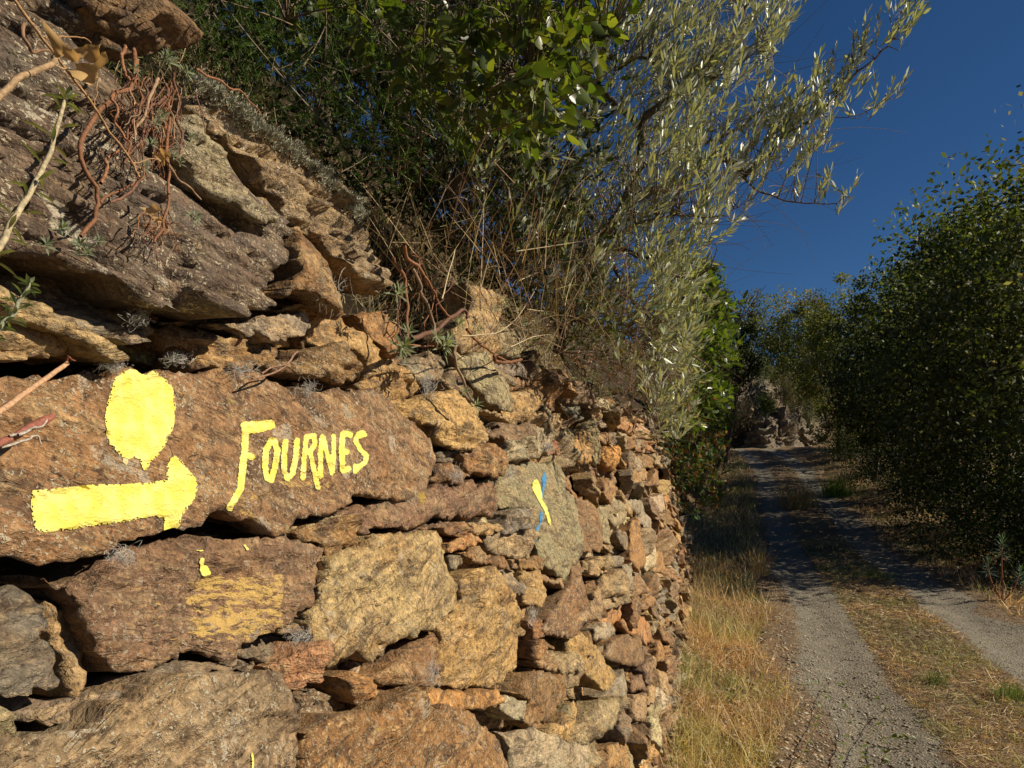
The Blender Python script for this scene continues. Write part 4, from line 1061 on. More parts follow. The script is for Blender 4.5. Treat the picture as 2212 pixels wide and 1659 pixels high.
# ------------------------------------------------------------------ boulders above the wall
def solo_stone(name, label, cat, cr, P, out, tint, **k):
    szp = wall_sz(C(cr, P), out)
    so = build_stone(szp, out, k.pop('thick', .25), k.pop('seed', 900), k.pop('res', .005), tint, None, name=name, **k)
    tag(so.obj, label, cat); return so
boulder = solo_stone('boulder', 'big dark grey boulder flecked with white lichen at the top left', 'boulder', 'D',
    [(-150,-200),(215,-160),(255,-20),(262,60),(275,110),(268,180),(300,240),(392,262),(443,290),(493,367),(510,400),(540,433),(600,483),(575,540),(545,600),(517,650),(493,680),(433,698),(333,668),(240,670),(167,612),(0,563),(-150,560)],
    .045, (.098,.084,.072), seed=901, res=.0055, lich=1.4, rough=1.9, ovl=.3, lam=.010, tz=-.12, thick=.3, flake=4.2)
solo_stone('rock_block', 'brown deeply cracked block at the top edge, right of the boulder', 'rock', 'D',
    [(130,-160),(330,-160),(335,-20),(350,30),(390,80),(385,104),(340,112),(300,110),(272,96),(262,55),(200,12)],
    .07, (.13,.088,.048), ovl=.3, lam=.004, seed=903, res=.005, lich=.1, rough=1.8, thick=.2, flake=2.2)
solo_stone('rock', 'narrow grey lichen covered rock wedged beneath the sloping slab', 'rock', 'a',
    [(1180,790),(1230,760),(1330,870),(1420,960),(1520,1160),(1620,1290),(1780,1400),(1790,1450),(1600,1400),(1400,1250),(1180,1000)],
    .075, (.27,.24,.175), ovl=.3, lam=.005, seed=905, res=.005, lich=1.2, rough=1.2, thick=.2)

# ------------------------------------------------------------------ olive tree
def up_dirs(n, main, jit):
    return nrm(np.array(main, float)[None] + rng.normal(size=(n, 3)) * jit)
olive = empty('olive_tree', tuple(px(1235, 700, 3.1)), 'silvery olive tree with long shoots leaning out over the wall against the blue sky', 'olive tree')
br = [
 ([(1215,760,3.2),(1235,640,3.1),(1300,520,3.0),(1370,380,2.9),(1385,270,2.9),(1470,200,2.85),(1540,120,2.8),(1620,20,2.8),(1690,-90,2.8)], .030, .006),
 ([(1385,270,2.9),(1300,190,2.9),(1330,60,2.8),(1400,-60,2.8)], .016, .005),
 ([(1235,640,3.1),(1330,470,3.2),(1440,400,3.0),(1530,342,2.9),(1570,352,2.85),(1607,383,2.8)], .020, .010),
 ([(1607,383,2.8),(1657,333,2.8),(1707,283,2.8),(1757,247,2.75),(1841,173,2.7),(1907,100,2.7),(1940,30,2.7)], .009, .0022),
 ([(1607,383,2.8),(1640,415,2.8),(1707,433,2.75),(1770,442,2.7),(1807,440,2.7),(1826,418,2.7)], .004, .0012),
 ([(1300,520,3.0),(1400,560,2.8),(1480,600,2.7),(1540,560,2.6)], .012, .003),
 ([(1300,520,3.0),(1360,640,2.9),(1440,720,2.9),(1530,800,2.8)], .010, .003),
 ([(1235,640,3.1),(1180,480,2.8),(1120,330,2.6),(1150,180,2.5)], .014, .004),
 ([(1370,380,2.9),(1450,330,2.9),(1560,300,3.0),(1660,240,3.0),(1740,200,3.0)], .010, .0025),
 ([(1304,133,2.7),(1394,117,2.7),(1474,180,2.7),(1560,150,2.7),(1680,60,2.7)], .008, .002),
 ([(1757,247,2.75),(1830,250,2.7),(1900,228,2.7)], .0022, .001),
 ([(1707,283,2.8),(1650,230,2.8),(1670,120,2.8)], .003, .0012),
 ([(1140,640,2.6),(1040,520,2.3),(960,430,2.2)], .006, .002),
 ([(1260,540,2.6),(1400,470,2.6),(1520,470,2.6),(1600,450,2.6)], .006, .002),
 ([(1240,700,2.6),(1350,720,2.7),(1450,790,2.9)], .006, .002),
]
anch = []
for i, (P, r0, r1) in enumerate(br):
    P3 = np.array([px(*p) for p in P]); sp_ = smooth_path(P3, 26, .03 if r0 > .005 else .012, i)
    anch.append(sp_)
    tube_obj('trunk' if i == 0 else 'branch', [sp_], [np.linspace(r0, r1, 26)], [(.16, .125, .09)], M['bark'], olive, 7)
anch = np.concatenate(anch)
regs = [
 ([(1080,420),(1180,300),(1300,200),(1450,120),(1560,180),(1570,330),(1640,440),(1540,530),(1470,640),(1490,760),(1480,880),(1430,910),(1380,850),(1300,770),(1180,700),(1090,620),(1050,520)], 720, (2.2, 3.4), (.40, -.1, .8), .33),
 ([(1250,-80),(1720,-80),(1690,80),(1620,180),(1540,250),(1420,260),(1330,200),(1220,150)], 330, (2.3, 3.2), (.38, 0, .9), .30),
 ([(1590,330),(1660,240),(1700,260),(1640,400),(1760,380),(1780,330),(1800,200),(1760,190),(1620,420),(1600,500)], 70, (2.6, 2.9), (.35, 0, .9), .35),
 ([(1400,850),(1490,790),(1500,900),(1460,960),(1410,950)], 60, (3.2, 4.2), (.4, 0, .5), .5),
 ([(930,260),(1100,150),(1200,300),(1080,450),(980,400)], 120, (2.0, 2.8), (.3, 0, .8), .5),
 ([(1380,560),(1500,540),(1510,640),(1490,800),(1420,800)], 110, (2.5, 3.4), (.5, -.1, .7), .45),
]
base = []; dr = []
for poly, n, (t0, t1), md, jit in regs:
    p = sample_poly(poly, n); base.append(pxa(p, rng.uniform(t0, t1, n))); dr.append(up_dirs(n, md, jit))
# shoots strung along the long right-hand branches
for bi, dens in ((3, 60), (4, 8), (8, 34), (9, 34), (10, 9), (11, 16)):
    P3 = np.array([px(*p) for p in br[bi][0]]); sp_ = smooth_path(P3, 60, .012, bi)
    j = rng.integers(6, 60, dens); base.append(sp_[j] + rng.normal(size=(dens, 3)) * .035); dr.append(up_dirs(dens, (.35, 0, .9), .38))
base = np.concatenate(base); dr = np.concatenate(dr)
tw = twig_to(base, anch, 6, .05)
stems_obj('twigs', tw, .0022, .0012, (.20, .165, .12), M['stem'], olive, kind='stuff')
st, P, Dd, Nd, Lq, Wq = sprigs(base, dr, rng.uniform(.07, .15, len(base)), 10, .047, .0100, .55)
stems_obj('shoots', st, .0013, .0007, (.26, .24, .16), M['stem'], olive, kind='stuff')
Cc = colvar((.225, .27, .15), len(P), .3)
leaves_obj('foliage', P, Dd, Nd, Lq, Wq, Cc, LANCE, M['olive_leaf'], olive, split=290, part_name='leaf', droop=.06, cup=.12)
# bare twigs hanging through the crown
q = sample_poly([(900,250),(1300,100),(1650,100),(1780,400),(1600,480),(1500,700),(1300,760),(1000,600)], 260)
b0 = pxa(q, rng.uniform(2.2, 3.2, 260)); d0 = up_dirs(260, (.75, 0, .25), .4); ll = rng.uniform(.12, .4, 260)
t_ = np.linspace(0, 1, 6)[None, :, None]
bt = b0[:, None] + d0[:, None] * t_ * ll[:, None, None] + (rand_dirs(260) * .13)[:, None] * t_ ** 2 
stems_obj('twigs', bt, .0013, .0005, (.19, .15, .11), M['stem'], olive, kind='stuff')
ol = pxa(np.array([(1941,60),(1843,133),(1868,116),(1760,240),(1790,175),(1630,215)]), 2.68)
for c_ in ol:
    an = np.linspace(0, math.pi, 5); V = []; nn_ = 6
    for a in an:
        for k in range(nn_): V.append(c_ + np.array([math.sin(a) * math.cos(k * 2 * math.pi / nn_) * .0065, math.sin(a) * math.sin(k * 2 * math.pi / nn_) * .0065, math.cos(a) * .0085]))
    i = np.arange(5 * nn_).reshape(5, nn_)
    Fq = np.stack([i[:-1], np.roll(i[:-1], -1, 1), np.roll(i[1:], -1, 1), i[1:]], -1).reshape(-1, 4)
    mesh_obj('olive', np.array(V), Fq, M['stem'], olive, {'col': np.tile((.14, .20, .07), (len(V), 1))}, smooth=True)

# ------------------------------------------------------------------ holm oak hanging in from above
oak = empty('holm_oak', tuple(gp(*sq(2.6, -1.9))[0]), 'dark evergreen oak whose toothed green leaves hang in from the top middle', 'oak tree')
ob = [([(900,420,3.0),(820,100,2.7),(760,-200,2.4),(800,-500,2.2)], .06, .03),
      ([(760,-200,2.4),(860,20,1.7),(960,60,1.5),(1060,110,1.4),(1160,170,1.35)], .012, .003),
      ([(760,-200,2.4),(1000,-60,1.8),(1150,30,1.6),(1260,90,1.5),(1310,70,1.45)], .011, .003),
      ([(760,-200,2.4),(640,-60,1.4),(620,40,1.25)], .008, .002),
      ([(860,20,1.9),(950,130,1.8),(1100,280,1.9),(1180,320,2.0)], .006, .002)]
oa = []
for i, (P, r0, r1) in enumerate(ob):
    sp_ = smooth_path(np.array([px(*p) for p in P]), 22, .03, 50 + i); oa.append(sp_)
    tube_obj('trunk' if i == 0 else 'branch', [sp_], [np.linspace(r0, r1, 22)], [(.11, .085, .06)], M['bark'], oak, 7)
oa = np.concatenate(oa)
base = []; dr = []
for poly, n, (t0, t1) in (([(560,-90),(1330,-90),(1310,90),(1230,150),(1180,230),(1060,330),(980,260),(860,200),(700,90),(600,60)], 150, (1.15, 2.0)),
                          ([(980,20),(1200,0),(1330,60),(1240,160),(1150,270),(1050,200)], 60, (1.2, 1.6)),
                          ([(300,-500),(1400,-600),(1700,-400),(1450,-90),(450,-90)], 300, (1.0, 2.8))):  # unseen crown above the frame, added to shade the bank
    p = sample_poly(poly, n); base.append(pxa(p, rng.uniform(t0, t1, n))); dr.append(up_dirs(n, (.35, -.2, -.25), .5))
base = np.concatenate(base); dr = np.concatenate(dr)
stems_obj('twigs', twig_to(base, oa, 6, .08), .002, .001, (.16, .12, .08), M['stem'], oak, kind='stuff')
st, P, Dd, Nd, Lq, Wq = sprigs(base, dr, rng.uniform(.06, .13, len(base)), 7, .036, .020, 1.1)
stems_obj('shoots', st, .0012, .0007, (.20, .16, .09), M['stem'], oak, kind='stuff')
Cc = colvar((.070, .105, .018), len(P), .35, (.17, .20, .035), .28)
leaves_obj('foliage', P, Dd, Nd, Lq, Wq, Cc, OVAL, M['oak_leaf'], oak, split=240, part_name='leaf', droop=.12, cup=.12)

# ------------------------------------------------------------------ dark scrub on the terrace behind the wall
scrub = empty('asparagus_shrub', tuple(px(600, 330, 1.9)), 'feathery wild asparagus with bright green sprays in the shade behind the sloping slab', 'shrub')
n = 1500
p = sample_poly([(340,-90),(900,-90),(1000,150),(1020,330),(860,420),(740,400),(640,300),(520,200),(400,140)], n)
b0 = pxa(p, rng.uniform(1.2, 2.3, n)); cl = fbm(b0 * 5, 2, 77) > -.12; b0 = b0[cl]
st, P, Dd, Nd, Lq, Wq = sprigs(b0, up_dirs(len(b0), (.2, -.2, .1), .8), rng.uniform(.03, .08, len(b0)), 18, .012, .0016, 1.3)
stems_obj('twigs', st, .0008, .0004, (.12, .15, .04), M['stem'], scrub, kind='stuff')
leaves_obj('foliage', P, Dd, Nd, Lq, Wq, colvar((.075, .15, .022), len(P), .35), DIAM, M['tree_leaf'], scrub, split=0, cup=0)
qs_ = sample_poly([(340,0),(1000,0),(1100,300),(900,450),(640,330)], 90)
b1 = pxa(qs_, rng.uniform(1.2, 2.2, 90)); d1 = up_dirs(90, (.5, 0, .3), .6); ll = rng.uniform(.1, .5, 90)
t_ = np.linspace(0, 1, 7)[None, :, None]
stems_obj('dead_twigs', b1[:, None] + d1[:, None] * t_ * ll[:, None, None] + (rand_dirs(90) * .1)[:, None] * t_ ** 2, .002, .0007, (.20, .15, .10), M['stem'], scrub, kind='stuff')

def bush(name, label, poly, n, t0, t1, lL, lW, col, mat, prof=OVAL, up=(.1, 0, .6), jit=.6, nleaf=7, stem=(.14, .10, .06), split=0, alt=None, pa=0., cup=.1, slen=(.06, .15), spread=1.0, group=None, cat='shrub'):
    p = sample_poly(poly, n); b0 = pxa(p, rng.uniform(t0, t1, n))
    o = empty(name, tuple(b0.mean(0) * np.array([1, 1, 0]) + np.array([0, 0, b0[:, 2].min()])), label, cat, group)
    st, P, Dd, Nd, Lq, Wq = sprigs(b0, up_dirs(n, up, jit), rng.uniform(*slen, n), nleaf, lL, lW, spread)
    stems_obj('twigs', st, .0022 * t0 / 3, .001, stem, M['stem'], o, kind='stuff')
    leaves_obj('foliage', P, Dd, Nd, Lq, Wq, colvar(col, len(P), .3, alt, pa), prof, mat, o, split=split, cup=cup)
    return o
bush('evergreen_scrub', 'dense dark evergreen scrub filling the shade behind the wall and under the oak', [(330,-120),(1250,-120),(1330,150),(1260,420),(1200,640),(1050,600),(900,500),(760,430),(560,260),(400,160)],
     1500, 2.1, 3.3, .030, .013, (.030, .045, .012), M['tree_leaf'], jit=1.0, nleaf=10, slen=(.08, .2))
bush('evergreen_scrub', 'loose green undergrowth between the olive stems and the straw coloured grass', [(850,380),(1000,280),(1150,300),(1230,480),(1330,700),(1250,740),(1080,640),(900,560)],
     900, 2.3, 3.8, .030, .009, (.095, .125, .035), M['tree_leaf'], jit=.8, nleaf=9, slen=(.1, .25))
bush('bramble_thicket', 'tangle of brown and green stems over the far end of the wall top', [(1180,640),(1330,640),(1470,760),(1490,900),(1430,900),(1340,850),(1240,770)],
     520, 3.0, 6.5, .030, .012, (.10, .115, .035), M['tree_leaf'], jit=.9, nleaf=6, slen=(.08, .25), alt=(.20, .10, .04), pa=.45)
bush('oak_bush', 'bright green oak bush with lobed leaves just beyond the end of the wall', [(1440,640),(1470,598),(1500,615),(1530,590),(1550,640),(1585,665),(1550,720),(1592,765),(1552,800),(1578,870),(1530,900),(1480,900),(1450,760)],
     330, 6.8, 9.0, .11, .062, (.085, .125, .024), M['oak_leaf'], LOBED, up=(0, -.2, .2), jit=.8, nleaf=6, slen=(.08, .28), split=120)
bush('low_shrub', 'low green and rust shrub at the far foot of the wall', [(1448,930),(1540,930),(1565,1000),(1560,1090),(1500,1110),(1452,1090)],
     260, 8.0, 10.5, .07, .035, (.060, .105, .025), M['tree_leaf'], jit=.7, nleaf=7, slen=(.1, .3), alt=(.22, .10, .035), pa=.25)

# straw coloured grass and brown stems on the wall top
n = 300
p = sample_poly([(800,420),(930,430),(1180,480),(1260,600),(1230,700),(1120,720),(960,640),(880,600)], n)
b0 = pxa(p, rng.uniform(1.7, 2.7, n)); b0[:, 2] -= .06
blades('dry_grass', b0, up_dirs(n, (.15, 0, 1), .5), rng.uniform(.10, .36, n), .0023, colvar((.56, .43, .22), n, .3, (.26, .15, .08), .35), M['grass'], bend=.12, seg=5)
n = 320
p = sample_poly([(760,400),(1000,380),(1300,420),(1420,640),(1400,860),(1300,830),(1140,740),(950,640)], n)
b0 = pxa(p, rng.uniform(1.7, 3.4, n)); d0 = up_dirs(n, (.35, -.05, .35), .7); ll = rng.uniform(.08, .35, n); t_ = np.linspace(0, 1, 7)[None, :, None]
o = stems_obj('dead_stems', b0[:, None] + d0[:, None] * t_ * ll[:, None, None] + (rand_dirs(n) * .1)[:, None] * t_ ** 2 - np.array([0, 0, .08]) * t_ ** 2, .0016, .0007, (.23, .14, .075), M['stem'], None, kind='stuff')

# ------------------------------------------------------------------ spurge plants rooted in the wall
def wpath(cr, P, off, n=18, wig=.004, seed=0):
    Pd = C(cr, P); offs = np.asarray(off, float) * np.ones(len(Pd))
    P3 = np.array([wall_pt(a, b_, o_) for (a, b_), o_ in zip(Pd, offs)])
    return smooth_path(P3, n, wig, seed)
def rosette(par, c, ax, n, L, Wd, col, name='leaf', split=999):
    ax = nrm(np.array(ax, float)); A = nrm(np.cross(ax, [0.3, .2, .9])); B = np.cross(ax, A)
    k = np.arange(n); ph = k * 2.4 + rng.uniform(0, 6); el = np.linspace(.05, 1.25, n) + rng.uniform(-.1, .1, n)
    rad = A * np.cos(ph)[:, None] + B * np.sin(ph)[:, None]
    D_ = rad * np.cos(el)[:, None] + ax * np.sin(el)[:, None]
    P = c + ax * (np.linspace(-.3, .3, n) * L * .9)[:, None]; N_ = ax[None] * np.cos(el)[:, None] - rad * np.sin(el)[:, None]
    return P, D_, N_, np.linspace(1, .6, n) * L * rng.uniform(.8, 1.1, n), np.full(n, Wd), colvar(col, n, .25)
def plant(name, label, stems, rosets, lcol, scol, cat='plant', split=100):
    allp = [s_[0] for s_ in stems]
    o = empty(name, tuple(allp[0][0]), label, cat)
    for P3, r0, r1 in stems: 
        tube_obj('stem', [P3], [np.linspace(r0, r1, len(P3))], [np.array([scol, (.30,.20,.12), (.17,.085,.055), scol][rng.integers(4)]) * rng.uniform(.75, 1.25)], M['stem'], o, 6)
    A = [rosette(o, *r) for r in rosets]
    if A:
        P, D_, N_, L, Wd, Cc = [np.concatenate(x) for x in zip(*A)]
        leaves_obj('foliage', P, D_, N_, L, Wd, Cc, LANCE, M['tree_leaf'], o, split=split, cup=.15, droop=.2)
    return o
RED = (.25, .115, .055); GG = (.17, .20, .115)
S1 = [([(880,330),(860,520),(720,630),(640,700),(530,900),(515,1000),(570,1150),(640,1290),(620,1390),(540,1540)], .0040, .0030),
      ([(720,630),(750,760),(810,900),(830,1000)], .0026, .0018), ([(1110,480),(1160,640),(1150,800),(1180,950),(1150,1050)], .0028, .002),
      ([(930,520),(950,600),(850,800),(800,950)], .0026, .0016), ([(1040,510),(1000,600),(900,780),(880,900)], .0034, .002),
      ([(1080,540),(1060,640),(960,720),(900,900),(830,1060)], .0032, .002), ([(1100,760),(1060,1000),(1100,1100),(1080,1330),(1050,1480),(1000,1560)], .003, .002),
      ([(860,1050),(880,1150),(830,1250),(700,1290)], .0028, .002), ([(660,1200),(700,1050),(760,980)], .003, .002),
      ([(1290,460),(1400,500),(1530,580),(1620,650),(1680,740)], .0026, .0014), ([(820,320),(800,440),(830,520)], .0035, .0026), ([(880,330),(900,420),(880,520)], .003, .0026),
      ([(1250,600),(1310,740),(1330,870)], .0014, .001), ([(640,1290),(740,1240),(900,1180),(950,1060)], .0022, .0015)]
stems = [(wpath('a', P, .105 + .012 * math.sin(i * 2.2), 22, .004, i), r0 * .55, r1 * .55) for i, (P, r0, r1) in enumerate(S1)]
for i in range(60):
    x0, y0 = rng.uniform(820, 1170), rng.uniform(430, 760); x1, y1 = x0 + rng.uniform(-160, 110), y0 + rng.uniform(100, 560)
    stems.append((wpath('a', [(x0, y0), ((x0 + x1) / 2 + rng.uniform(-40, 40), (y0 + y1) / 2), (x1, y1)], rng.uniform(.07, .12), 14, .012, 100 + i), rng.uniform(.0003, .0009), rng.uniform(.0002, .0005)))
for i in range(26):
    x0, y0 = rng.uniform(950, 1120), rng.uniform(1350, 1500); x1, y1 = x0 + rng.uniform(-160, 90), y0 + rng.uniform(30, 300)
    stems.append((wpath('a', [(x0, y0), ((x0 + x1) / 2 + rng.uniform(-40, 40), (y0 + y1) / 2), (x1, y1)], rng.uniform(.075, .11), 12, .008, 200 + i), rng.uniform(.0003, .0009), .0003))
ros = []
for (x, y), L, n in (((1090,385),.030,26), ((1215,470),.024,16), ((1040,760),.020,18), ((980,930),.020,18), ((930,1080),.022,16), ((1010,800),.018,14), ((1240,890),.018,14), ((1265,1410),.024,16), ((400,1480),.022,16), ((880,450),.018,12), ((1170,1050),.018,12), ((520,1590),.022,18), ((640,1560),.018,14), ((300,1590),.02,14), ((560,1640),.018,12), ((1130,1010),.016,12), ((1060,740),.018,12)):
    g = C('a', [(x, y)])[0]; ros.append((wall_pt(g[0], g[1], .125), nrm(NN + np.array([-.1, -.4, .5]) + rng.normal(size=3) * .3), n, L * .46, L * .075, GG))
plant('spurge', 'wiry red rooted spurge hanging down the lichen boulder with small grey green rosettes', stems, ros, GG, RED)
def leafy(name, label, cr, P, off, r0, r1, nl, L, Wd, scol, lcol, top=None, seed=1, ang=.9):
    P3 = wpath(cr, P, off, 26, .002, seed); o = empty(name, tuple(P3[0]), label, 'plant')
    tube_obj('stem', [P3], [np.linspace(r0, r1, 26)], [scol], M['stem'], o, 8)
    j = np.linspace(2, 25, nl); ji = j.astype(int); c = P3[ji]; T_ = nrm(np.gradient(P3, axis=0))[ji]
    A = nrm(np.cross(T_, NN)); B = np.cross(T_, A); ph = np.arange(nl) * 2.4
    rad = A * np.cos(ph)[:, None] + B * np.sin(ph)[:, None]
    D_ = nrm(T_ * (1 - ang * .5) + rad * ang); N_ = nrm(np.cross(D_, np.cross(rad, D_)) * -1)
    Pq, Dq, Nq, Lq, Wq, Cq = c + rad * r1, D_, N_, np.full(nl, L) * rng.uniform(.7, 1.15, nl), np.full(nl, Wd), colvar(lcol, nl, .2)
    if top is not None:
        a = rosette(o, P3[-1], nrm(P3[-1] - P3[-3]), top, L * .8, Wd, lcol)
        Pq, Dq, Nq, Lq, Wq, Cq = [np.concatenate(x) for x in zip((Pq, Dq, Nq, Lq, Wq, Cq), a)]
    leaves_obj('foliage', Pq, Dq, Nq, Lq, Wq, Cq, LANCE, M['tree_leaf'], o, split=200, cup=.2, droop=.45)
    return o
leafy('spurge', 'tall pale stem with narrow curved green leaves rising at the left edge', 'a', [(-60,1720),(0,1580),(120,1370),(250,1120),(350,900),(420,640)], .18, .0021, .0012, 28, .0150, .0024, (.40,.33,.20), (.25,.27,.14), 14, 3)
leafy('rosemary_sprig', 'short rosemary like sprig poking in at the left edge above the painted stone', 'd', [(-60,600),(0,480),(90,350),(200,190)], .17, .0017, .001, 36, .0085, .0022, (.22,.22,.14), (.20,.25,.14), 10, 4, .7)
vine = empty('dry_ivy_vine', tuple(wall_pt(0, 0, .2)), 'thin dry ivy vine crossing the boulder with curled tan leaves', 'vine')
for i, (P, r0, r1, off, c_) in enumerate([([(60,-60),(200,160),(340,340),(540,600),(700,830),(850,1050),(900,1150)], .0024, .0016, .17, (.36,.21,.09)),
                               ([(-80,700),(0,620),(150,480),(300,420),(360,370)], .0046, .0040, .17, (.33,.22,.12)),
                               ([(270,245),(400,238),(540,245),(600,300)], .0012, .0008, .19, (.34,.19,.09)),
                               ([(155,140),(170,280),(230,330),(330,335)], .003, .002, .15, (.24,.14,.08)),
                               ([(1090,1060),(1150,1160),(1240,1220),(1300,1290)], .0022, .0018, .13, (.28,.17,.10)),
                               ([(850,1050),(930,1040),(1020,1025)], .001, .0008, .17, (.34,.2,.1)),
                               ([(640,510),(625,620),(610,680)], .001, .0006, .18, (.34,.2,.1))]):
    P3 = wpath('a', P, off, 20, .002, 300 + i); tube_obj('stem', [P3], [np.linspace(r0, r1, 20) * .48], [c_], M['stem'], vine, 7)
def curled_leaf(par, cr, P, off, amp, col, name='leaf', res=None, seed=0):
    Pd = C(cr, P); c = Pd.mean(0); t = wall_t(c[0], c[1], off); W = pxa(Pd, t)[:, [0, 2]]
    ext = W.max(0) - W.min(0); res = ext.max() / 16
    pts = []
    for i in range(len(W)):
        a, b_ = W[i], W[(i + 1) % len(W)]; k = max(1, int(np.hypot(*(b_ - a)) / res))
        for j in range(k): pts.append(a + (b_ - a) * j / k)
    B = np.array(pts); g = np.stack(np.meshgrid(np.arange(B[:, 0].min(), B[:, 0].max(), res), np.arange(B[:, 1].min(), B[:, 1].max(), res)), -1).reshape(-1, 2)
    g = g[inpoly(g, B)]
    if len(g): g = g[segdist(g, B, np.roll(B, -1, 0)) > res * .5]
    nb = len(B); vo, _, fo, _, _, _ = delaunay_2d_cdt([Vector(v) for v in B] + [Vector(v) for v in g], [(i, (i + 1) % nb) for i in range(nb)], [], 1, 1e-7)
    V2 = np.array([tuple(v) for v in vo]); cc = V2.mean(0); r = np.hypot(*(V2 - cc).T) / (ext.max() * .5)
    y = t - amp * (r ** 2) * (.6 + .6 * np.sin(3 * np.arctan2(V2[:, 1] - cc[1], V2[:, 0] - cc[0]) + seed)) + .25 * amp * fbm(np.c_[V2 / ext.max() * 4, np.full(len(V2), seed)], 2, seed)
    V = np.stack([V2[:, 0], y, V2[:, 1]], 1)
    vein = np.abs(np.sin(2.5 * np.arctan2(V2[:, 1] - cc[1], V2[:, 0] - cc[0])))
    Cc = np.array(col)[None] * (.82 + .25 * vein)[:, None]
    mesh_obj(name, V, np.array([f for f in fo if len(f) == 3]), M['dry_leaf'], par, {'col': Cc}, smooth=True)
TAN = (.56, .37, .15)
curled_leaf(vine, 'a', [(385,230),(430,290),(500,345),(570,410),(480,400),(360,375),(370,290)], .20, .012, TAN, seed=1)
curled_leaf(vine, 'a', [(480,320),(600,300),(690,300),(712,350),(640,390),(590,415),(520,370)], .19, .010, (.50, .33, .13), seed=2)
curled_leaf(vine, 'a', [(480,405),(590,415),(700,350),(715,400),(725,470),(640,502),(590,558),(520,540),(500,500),(425,485),(500,455)], .185, .014, (.60, .41, .17), seed=3)
curled_leaf(vine, 'a', [(1045,970),(1110,1000),(1120,1040),(1070,1085),(1010,1010)], .15, .010, TAN, seed=4)
curled_leaf(vine, 'a', [(1000,1320),(1055,1360),(1020,1370),(1015,1405),(980,1395),(930,1360),(965,1350)], .12, .006, (.62,.43,.2), seed=5)
curled_leaf(vine, 'a', [(990,1405),(1055,1410),(1050,1445),(1015,1440)], .12, .006, TAN, seed=6)
t1 = empty('twig', tuple(wall_pt(0, 886, .06)), 'pale peeled twig leaning across the upper left of the painted stone', 'twig')
tube_obj('stem', [wpath('d', [(-80,1060),(0,1000),(210,850),(430,690)], [.10, .09, .06, .03], 16, .0015, 7)], [np.linspace(.0024, .0019, 16)], [(.50,.30,.17)], M['stem'], t1, 8)
tube_obj('side_shoot', [wpath('d', [(430,690),(440,650),(460,670),(490,680)], [.03, .035, .04, .03], 10, .001, 8)], [np.linspace(.001, .0006, 10)], [(.25,.09,.05)], M['stem'], t1, 5)
t2 = empty('twig', tuple(wall_pt(0, 957, .07)), 'thick reddish twig with flaking bark at the left edge of the painted stone', 'twig')
tube_obj('stem', [wpath('d', [(-80,1240),(0,1210),(130,1150),(250,1080),(345,1030)], [.10, .09, .07, .06, .05], 18, .001, 9)], [[.0026] * 8 + list(np.linspace(.0027, .0034, 6)) + [.0034, .003, .0024, .001]], [(.27,.10,.07)], M['stem'], t2, 9)
for k, P in enumerate([[(120,1150),(200,1120),(290,1090),(310,1060)], [(0,1230),(150,1190),(230,1170),(260,1210)], [(60,1160),(160,1140),(230,1110)]]):
    tube_obj('bark_strip', [wpath('d', P, .085, 12, .002, 20 + k)], [np.linspace(.0012, .0006, 12)], [(.42,.36,.30)], M['stem'], t2, 4)
t3 = empty('twig', tuple(wall_pt(590, 810, .04)), 'small forked brown twig lying on the ledge above the word', 'twig')
tube_obj('stem', [wpath('d', [(1640,800),(1720,770),(1800,745),(1880,680),(1925,620)], .045, 14, .002, 10)], [np.linspace(.0012, .0018, 14)], [(.26,.15,.10)], M['stem'], t3, 5)
tube_obj('side_shoot', [wpath('d', [(1700,770),(1760,720),(1860,700)], .05, 10, .002, 11)], [np.linspace(.0014, .0008, 10)], [(.26,.15,.10)], M['stem'], t3, 5)

S2 = [([(470,90),(530,250),(600,420),(620,600)], .0048, .003), ([(350,0),(420,200),(430,500),(440,540)], .0045, .003), ([(450,525),(600,480),(700,400),(800,340),(820,400)], .0065, .005),
      ([(740,560),(740,650),(800,850),(860,970)], .005, .003), ([(820,480),(900,560),(1050,680),(1150,690)], .0045, .003), ([(540,120),(640,300),(700,380)], .004, .003),
      ([(400,-60),(480,60),(560,180)], .005, .004), ([(980,640),(1000,680),(1100,690),(1180,680)], .006, .005), ([(350,560),(460,570),(620,600)], .003, .002)]
stems = [(wpath('e', P, .09 + .01 * math.sin(i * 3), 20, .008, 400 + i), r0 * .8, r1 * .8) for i, (P, r0, r1) in enumerate(S2)]
for i in range(10):
    x0, y0 = rng.uniform(330, 700), rng.uniform(-100, 250); x1, y1 = x0 + rng.uniform(-60, 160), y0 + rng.uniform(150, 520)
    stems.append((wpath('e', [(x0, y0), ((x0 + x1) / 2 + rng.uniform(-40, 40), (y0 + y1) / 2), (x1, y1)], rng.uniform(.06, .12), 12, .022, 500 + i), rng.uniform(.0006, .0013), .0005))
ros = []
for (x, y), L, n in (((370,240),.026,20), ((400,590),.032,24), ((670,580),.034,26), ((760,450),.028,20), ((870,970),.026,16), ((880,480),.022,14), ((1050,280),.024,14), ((1180,430),.024,14), ((440,490),.022,14), ((1000,340),.022,12), ((700,540),.024,14), ((800,880),.018,12), ((620,520),.024,14), ((1060,310),.022,12), ((1200,560),.02,12), ((710,820),.016,10)):
    g = C('e', [(x, y)])[0]; ros.append((wall_pt(g[0], g[1], .11), nrm(NN + np.array([-.1, -.5, .4]) + rng.normal(size=3) * .3), n, L, L * .14, (.20, .23, .12)))
plant('spurge', 'spurge with thick red stems trailing over the middle of the wall top', stems, ros, GG, RED)
S3 = [([(200,20),(190,90),(250,130),(300,40)], .004, .003), ([(310,0),(290,120),(280,200)], .004, .003), ([(385,0),(390,60),(350,80)], .003, .002), ([(150,0),(155,60),(210,110)], .003, .002),
      ([(240,130),(270,180),(260,240)], .004, .003), ([(600,600),(640,480),(680,440)], .006, .004)]
